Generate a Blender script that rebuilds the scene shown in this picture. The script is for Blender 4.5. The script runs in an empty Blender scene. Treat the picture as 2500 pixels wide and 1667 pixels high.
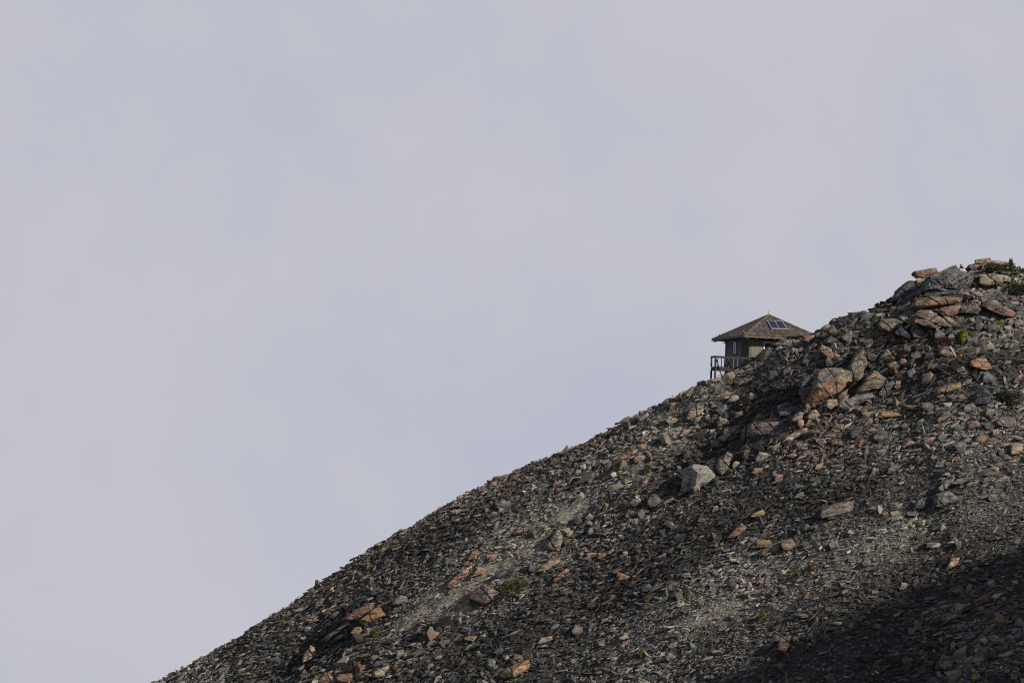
import bpy, bmesh, math, random
import numpy as np
from mathutils import Vector, Matrix, noise as mnoise, geometry

random.seed(11)
RNG = np.random.default_rng(11)
scene = bpy.context.scene
COL = scene.collection

# ------------------------------------------------------------------ camera model
# the camera stands on a neighbouring shoulder and looks across at the summit with a long lens
PITCH = math.radians(3.3)
HALF = 0.16                      # tangent of half the horizontal field of view
W0, H0 = 2500.0, 1667.0
CP, SP = math.cos(PITCH), math.sin(PITCH)
RIDGE_Y = 250.0                  # distance of the crest
MPP = HALF / 1250 * 251.5        # metres per photo pixel at the crest


def ray(px, py):
    a = (px - 1250.0) / 1250.0 * HALF
    b = (833.5 - py) / 1250.0 * HALF
    return a, CP - b * SP, SP + b * CP


def at_depth(px, py, y):
    dx, dy, dz = ray(px, py)
    t = y / dy
    return Vector((dx * t, y, dz * t))


def project(x, y, z):
    f = y * CP + z * SP
    u = -y * SP + z * CP
    return 1250 + x / f / HALF * 1250, 833.5 - u / f / HALF * 1250


# ------------------------------------------------------------------ numpy value noise
def _hash(ix, iy, seed):
    n = (ix.astype(np.int64) * 374761393 + iy.astype(np.int64) * 668265263 + seed * 1274126177) & 0xFFFFFFFF
    n = ((n ^ (n >> 13)) * 1274126177) & 0xFFFFFFFF
    n = n ^ (n >> 16)
    return (n & 0xFFFF) / 65535.0


def vnoise(x, y, seed=0):
    ix, iy = np.floor(x), np.floor(y)
    fx, fy = x - ix, y - iy
    fx = fx * fx * (3 - 2 * fx)
    fy = fy * fy * (3 - 2 * fy)
    a = _hash(ix, iy, seed)
    b = _hash(ix + 1, iy, seed)
    c = _hash(ix, iy + 1, seed)
    d = _hash(ix + 1, iy + 1, seed)
    return (a + (b - a) * fx) * (1 - fy) + (c + (d - c) * fx) * fy


def fbm(x, y, seed=0, octv=4):
    v, amp, tot = 0.0, 1.0, 0.0
    for k in range(octv):
        v = v + amp * (vnoise(x * 2 ** k, y * 2 ** k, seed + 17 * k) - 0.5)
        tot += amp
        amp *= 0.5
    return v / tot


# ------------------------------------------------------------------ the hill
PROFILE = [(374, 1676), (553, 1580), (691, 1490), (808, 1412), (925, 1337), (1042, 1262), (1148, 1204), (1254, 1156),
           (1371, 1113), (1467, 1069), (1531, 1033), (1626, 986), (1722, 941), (1760, 925), (1800, 907), (1840, 888),
           (1880, 867), (1930, 842), (1980, 822), (2030, 796), (2100, 767), (2150, 751), (2190, 722), (2225, 696),
           (2280, 675), (2340, 663), (2400, 660), (2500, 664)]
_pw = [at_depth(px, py, RIDGE_Y) for px, py in PROFILE]
_rx = [-260, -150, -90] + [p.x for p in _pw] + [48, 62, 90, 140, 260]
_s = (_pw[1].z - _pw[0].z) / (_pw[1].x - _pw[0].x)
_rz = [-110, -75, _pw[0].z + _s * (-90 - _pw[0].x) * 0.9] + [p.z for p in _pw] + [_pw[-1].z + .3, _pw[-1].z + 1.0, _pw[-1].z - 4, 10, -25]
_rx, _rz = np.array(_rx), np.array(_rz)


def smooth_interp(x):
    # a little blur along x so the crest has no kinks
    z = 0
    for o, w in ((-1.0, .2), (-.5, .2), (0, .2), (.5, .2), (1.0, .2)):
        z = z + w * np.interp(x + o, _rx, _rz)
    return z


SUN_EL = math.radians(28.5)
SUN_H = Vector((0.86, -0.51, 0)).normalized()
SUN = Vector((SUN_H.x * math.cos(SUN_EL), SUN_H.y * math.cos(SUN_EL), math.sin(SUN_EL)))


BUMPS = []


def hill(x, y, fine=True):
    x = np.asarray(x, float)
    y = np.asarray(y, float)
    t = RIDGE_Y - y
    w = 2.2
    soft = np.sqrt(t * t + w * w) - w
    g = 0.72 + 0.10 * np.clip((x - 22) / 14, 0, 1)
    front = np.where(t < 62, g * soft, g * 62 + (soft - 62) * .30)
    z = smooth_interp(x) + .45 * fbm(x * .28, x * 0 + 1.7, 77, 3) - np.where(t > 0, front, 0.33 * soft)
    # undulation: shallow ribs and gullies running down to the left
    q = (x * 0.62 + t * 0.55)
    r = (x * 0.55 - t * 0.62)
    fade = np.clip(np.abs(t) / 6, 0, 1)
    z = z + fade * (1.5 * fbm(q * .11, r * .045, 21, 3) + .7 * fbm(q * .33, r * .16, 31, 3))
    for bx, by, rx, ry, am in BUMPS:
        z = z + am * np.exp(-((x - bx) / rx) ** 2 - ((y - by) / ry) ** 2)
    if fine:
        z = z + .30 * fbm(x * .9, y * .9, 41, 3) + .12 * fbm(x * 3.1, y * 3.1, 51, 2)
    # the shoulder the camera stands on, the hollow between, and the mountain falling away all round into cloud
    r0 = np.hypot(x, y)
    floor = -1.9 - .42 * np.clip(r0 - 5, 0, 110) + .6 * fbm(x * .05, y * .05, 61, 3) * np.clip(r0 / 20, 0, 1)
    floor = floor - .45 * np.clip(np.hypot(x, y - 150) - 260, 0, 2600)
    k = 3.0
    return np.where(z > floor + k, z, np.where(z < floor - k, floor, (z - floor + k) ** 2 / (4 * k) + floor))


_YS = np.arange(170.0, 256.0, 0.2)


def terrain_depth(px, py):
    """distance y at which the line of sight through a photo pixel meets the hill, None over the sky"""
    dx, dy, dz = ray(px, py)
    ts = _YS / dy
    hz = hill(dx * ts, _YS, False)
    below = dz * ts <= hz
    if not below.any():
        return None
    return float(_YS[int(np.argmax(below))])


def ground_z(x, y):
    return float(hill(np.array([x]), np.array([y]))[0])


def terrain_normal(x, y, e=.5):
    zx = (hill(x + e, y) - hill(x - e, y)) / (2 * e)
    zy = (hill(x, y + e) - hill(x, y - e)) / (2 * e)
    n = np.stack([-zx, -zy, np.ones_like(zx)], -1)
    return n / np.linalg.norm(n, axis=-1, keepdims=True)


# hollows and bulges of the slope
for _px, _py, _rx_, _ry_, _am in ((1770, 1050, 4.5, 3.2, -1.7), (1990, 925, 5, 3, 1.3), (1700, 1120, 3.2, 2.4, -.9), (2240, 800, 5, 3, .9), (2400, 945, 6, 2.2, .8),
                                  (1150, 1540, 4, 2.4, -1.1), (1290, 1430, 4, 2.0, .7), (1560, 1230, 3.5, 2.2, .6), (1650, 1330, 6, 2.2, -.8), (2000, 1200, 6, 2.4, -.7),
                                  (880, 1500, 4, 2, .6), (760, 1570, 4, 2, -.7), (2300, 1180, 7, 2.5, .7)):
    _y = terrain_depth(_px, _py)
    if _y:
        _p = at_depth(_px, _py, _y)
        BUMPS.append((_p.x, _p.y, _rx_, _ry_, _am))
# a neighbouring rock ridge beyond the right edge of the view shades the lower right of the slope;
# its crest follows from where that shadow ends
SPUR_X = 150.0
_b = []
for _px, _py in ((2500, 1319), (2363, 1377), (2227, 1437), (2118, 1489), (1972, 1558), (1853, 1603), (1720, 1667), (1560, 1730)):
    _y = terrain_depth(min(_px, 2480), min(_py, 1690))
    _p = at_depth(_px, _py, _y)
    _t = (SPUR_X - _p.x) / SUN.x
    _b.append((_p.y + SUN.y * _t, _p.z + SUN.z * _t))
_b.sort()
SPUR_Y = [_b[0][0] - 110, _b[0][0] - 40, _b[0][0] - 12] + [q[0] for q in _b] + [_b[-1][0] + 5, _b[-1][0] + 18, _b[-1][0] + 60, _b[-1][0] + 130]
SPUR_Z = [-60, 25, _b[0][1] + 3] + [q[1] for q in _b] + [_b[-1][1] - 4, _b[-1][1] - 16, 10, -45]


def spur(x, y):
    zc = np.interp(y, SPUR_Y, SPUR_Z)
    zc = zc + 1.2 * fbm(y * .25, y * 0 + 3.3, 5) + 3.4 * fbm(y * .8, y * 0 + 7.3, 6, 5)
    return zc - 1.6 * np.abs(x - SPUR_X) + 6 * fbm(x * .12, y * .12, 8, 5) * np.clip(np.abs(x - SPUR_X) / 6, 0, 1)


# ------------------------------------------------------------------ object helpers
def tag(o, label=None, cat=None, group=None, kind=None):
    if label: o['label'] = label
    if cat: o['category'] = cat
    if group: o['group'] = group
    if kind: o['kind'] = kind
    return o


def empty(name, loc, rz=0.0, parent=None):
    o = bpy.data.objects.new(name, None)
    o.empty_display_size = .3
    COL.objects.link(o)
    o.location = loc
    o.rotation_euler = (0, 0, rz)
    if parent: o.parent = parent
    return o


def mesh_obj(name, verts, faces, mat, parent=None, loc=None, tint=None):
    me = bpy.data.meshes.new(name)
    me.from_pydata([tuple(v) for v in verts], [], [tuple(f) for f in faces])
    me.update()
    if tint is not None:
        set_tint(me, tint)
    o = bpy.data.objects.new(name, me)
    COL.objects.link(o)
    if mat: me.materials.append(mat)
    if parent: o.parent = parent
    if loc is not None: o.location = loc
    return o


def set_tint(me, tint):
    at = me.color_attributes.new('tint', 'FLOAT_COLOR', 'POINT')
    c = np.ones((len(me.vertices), 4), np.float32)
    c[:, :3] = tint
    at.data.foreach_set('color', c.ravel())


class MB:
    """collects boxes and bars, links them as one mesh object"""
    def __init__(s):
        s.v, s.f, s.c = [], [], []
        s.col = (.2, .2, .2)

    def add(s, vs, fs):
        b = len(s.v)
        s.v += [tuple(v) for v in vs]
        s.c += [s.col] * len(vs)
        s.f += [tuple(b + i for i in f) for f in fs]

    def box(s, x0, x1, y0, y1, z0, z1):
        s.hexa([(x0, y0, z0), (x1, y0, z0), (x1, y1, z0), (x0, y1, z0), (x0, y0, z1), (x1, y0, z1), (x1, y1, z1), (x0, y1, z1)])

    def hexa(s, p):
        s.add(p, [(3, 2, 1, 0), (4, 5, 6, 7), (0, 1, 5, 4), (1, 2, 6, 5), (2, 3, 7, 6), (3, 0, 4, 7)])

    def bar(s, a, b, w, h, up=(0, 0, 1)):
        a, b = Vector(a), Vector(b)
        d = (b - a).normalized()
        side = d.cross(Vector(up)).normalized()
        if side.length < .5: side = Vector((1, 0, 0))
        u = side.cross(d).normalized()
        p = []
        for e in (a, b):
            for i, j in ((-1, -1), (1, -1), (1, 1), (-1, 1)):
                p.append(e + side * (w / 2 * i) + u * (h / 2 * j))
        s.add(p, [(0, 1, 2, 3), (7, 6, 5, 4), (0, 4, 5, 1), (1, 5, 6, 2), (2, 6, 7, 3), (3, 7, 4, 0)])

    def tube(s, pts, r, n=6, r2=None):
        pts = [Vector(p) for p in pts]
        rings = []
        for i, p in enumerate(pts):
            d = (pts[min(i + 1, len(pts) - 1)] - pts[max(i - 1, 0)]).normalized()
            e = d.cross(Vector((.3, .9, .2))).normalized()
            g = d.cross(e)
            rr = r if r2 is None else r + (r2 - r) * i / (len(pts) - 1)
            rings.append([p + e * (rr * math.cos(2 * math.pi * k / n)) + g * (rr * math.sin(2 * math.pi * k / n)) for k in range(n)])
        vs = [q for rg in rings for q in rg]
        fs = []
        for i in range(len(pts) - 1):
            for k in range(n):
                fs.append((i * n + k, i * n + (k + 1) % n, (i + 1) * n + (k + 1) % n, (i + 1) * n + k))
        fs.append(tuple(range(n))[::-1])
        fs.append(tuple((len(pts) - 1) * n + k for k in range(n)))
        s.add(vs, fs)

    def build(s, name, mat, parent=None, tinted=False):
        return mesh_obj(name, s.v, s.f, mat, parent, tint=np.array(s.c) if tinted else None)


# ------------------------------------------------------------------ materials
def new_mat(name, rough=.85, spec=.25):
    m = bpy.data.materials.new(name)
    m.use_nodes = True
    nt = m.node_tree
    b = nt.nodes['Principled BSDF']
    b.inputs['Roughness'].default_value = rough
    b.inputs['Specular IOR Level'].default_value = spec
    return m, nt, b


def node(nt, kind, **kw):
    n = nt.nodes.new(kind)
    for k, v in kw.items():
        if k in n.inputs.keys():
            n.inputs[k].default_value = v
        else:
            setattr(n, k, v)
    return n


def mathn(nt, op, a, b=None, c=None):
    n = nt.nodes.new('ShaderNodeMath')
    n.operation = op
    for i, v in enumerate((a, b, c)):
        if v is None: continue
        if hasattr(v, 'is_linked') or hasattr(v, 'node'):
            nt.links.new(v, n.inputs[i])
        else:
            n.inputs[i].default_value = v
    return n.outputs[0]


def mixrgb(nt, blend, fac, a, b):
    n = nt.nodes.new('ShaderNodeMix')
    n.data_type = 'RGBA'
    n.blend_type = blend
    for sock, v in ((n.inputs[0], fac), (n.inputs[6], a), (n.inputs[7], b)):
        if hasattr(v, 'node'):
            nt.links.new(v, sock)
        elif isinstance(v, (tuple, list)):
            sock.default_value = (*v, 1) if len(v) == 3 else v
        else:
            sock.default_value = v
    return n.outputs[2]


def ramp(nt, src, stops):
    n = nt.nodes.new('ShaderNodeValToRGB')
    el = n.color_ramp.elements
    while len(el) < len(stops): el.new(.5)
    for e, (p, c) in zip(el, stops):
        e.position = p
        e.color = (*c, 1) if not isinstance(c, float) else (c, c, c, 1)
    nt.links.new(src, n.inputs[0])
    return n.outputs[0]


def tinted_stone(name, speck, scale, bump, coord='Object', crack=False):
    m, nt, b = new_mat(name, .9, .15)
    tc = nt.nodes.new('ShaderNodeTexCoord')
    at = node(nt, 'ShaderNodeAttribute', attribute_name='tint')
    mp = nt.nodes.new('ShaderNodeMapping')
    nt.links.new(tc.outputs[coord], mp.inputs[0])
    # bedding runs up to the right, so the mottling is stretched along it
    mp.inputs['Rotation'].default_value = (0, math.radians(-22), 0)
    mp.inputs['Scale'].default_value = (.35, 1, 2.2)
    n1 = node(nt, 'ShaderNodeTexNoise', Scale=scale, Detail=6.0, Roughness=.65)
    nt.links.new(mp.outputs[0], n1.inputs['Vector'])
    n2 = node(nt, 'ShaderNodeTexNoise', Scale=scale * 4.2, Detail=3.0, Roughness=.6)
    nt.links.new(tc.outputs[coord], n2.inputs['Vector'])
    f1 = ramp(nt, n1.outputs['Fac'], [(.30, 1 - speck), (.50, 1.0), (.72, 1 + speck)])
    f2 = ramp(nt, n2.outputs['Fac'], [(.33, 1 - speck * .7), (.5, 1.0), (.68, 1 + speck * .9)])
    c = mixrgb(nt, 'MULTIPLY', 1.0, at.outputs['Color'], f1)
    c = mixrgb(nt, 'MULTIPLY', 1.0, c, f2)
    hsrc = n1.outputs['Fac']
    if crack:
        v = node(nt, 'ShaderNodeTexVoronoi', feature='DISTANCE_TO_EDGE', Scale=.55)
        dist = nt.nodes.new('ShaderNodeVectorMath')
        dist.operation = 'ADD'
        sc = nt.nodes.new('ShaderNodeVectorMath')
        sc.operation = 'SCALE'
        sc.inputs['Scale'].default_value = .5
        nt.links.new(n1.outputs['Color'], sc.inputs[0])
        nt.links.new(mp.outputs[0], dist.inputs[0])
        nt.links.new(sc.outputs[0], dist.inputs[1])
        nt.links.new(dist.outputs[0], v.inputs['Vector'])
        cr = ramp(nt, v.outputs['Distance'], [(0.0, 0.0), (.03, 1.0)])
        hsrc = mathn(nt, 'ADD', n1.outputs['Fac'], mathn(nt, 'MULTIPLY', cr, .9))
    bp = node(nt, 'ShaderNodeBump', Strength=bump, Distance=.10)
    nt.links.new(hsrc, bp.inputs['Height'])
    nt.links.new(bp.outputs[0], b.inputs['Normal'])
    nt.links.new(c, b.inputs['Base Color'])
    return m


M_ROCK = tinted_stone('rock_stone', .62, 3.4, 1.0, crack=True)
M_SCREE = tinted_stone('scree_stone', .30, 5.0, .35)
M_GROUND = tinted_stone('gravel_ground', .55, 6.0, .9)
# ------------------------------------------------------------------ rocks one can point to: each an object of its own
CLR = dict(slate=(.095, .095, .10), dslate=(.062, .062, .068), grey=(.155, .149, .137), lich=(.142, .132, .110), pale=(.225, .217, .19),
           tan=(.27, .215, .155), brown=(.15, .118, .10), rust=(.205, .125, .093), orange=(.265, .155, .10), ochre=(.24, .16, .075),
           pink=(.26, .18, .145), green=(.16, .165, .122), blue=(.11, .118, .14), yel=(.50, .48, .31), white=(.66, .64, .60))
WORD = dict(slate='dark slate', dslate='blackish', grey='grey', lich='lichen grey', pale='pale grey', tan='tan', brown='brown',
            rust='rust red', orange='orange', ochre='ochre', pink='pinkish', green='greenish grey', blue='bluish dark', yel='pale yellow', white='white')
TILE = dict(A=(2100, 620, 5.8725), B=(1800, 800, 5.8725), C=(2100, 850, 5.8725), D=(1550, 900, 5.8725), E=(1750, 1000, 5.8725),
            F=(1400, 1050, 5.8725), G=(2100, 1080, 5.8725), H=(1050, 1250, 5.8725), I=(700, 1400, 5.8725), J=(1050, 1440, 6.909),
            K=(1700, 1250, 5.8725), L=(2100, 1400, 5.8725), M=(1350, 1350, 5.8725), N=(1100, 1100, 5.8725), P=(0, 0, 1.0), Q=(1700, 1200, 2.94))
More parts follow.
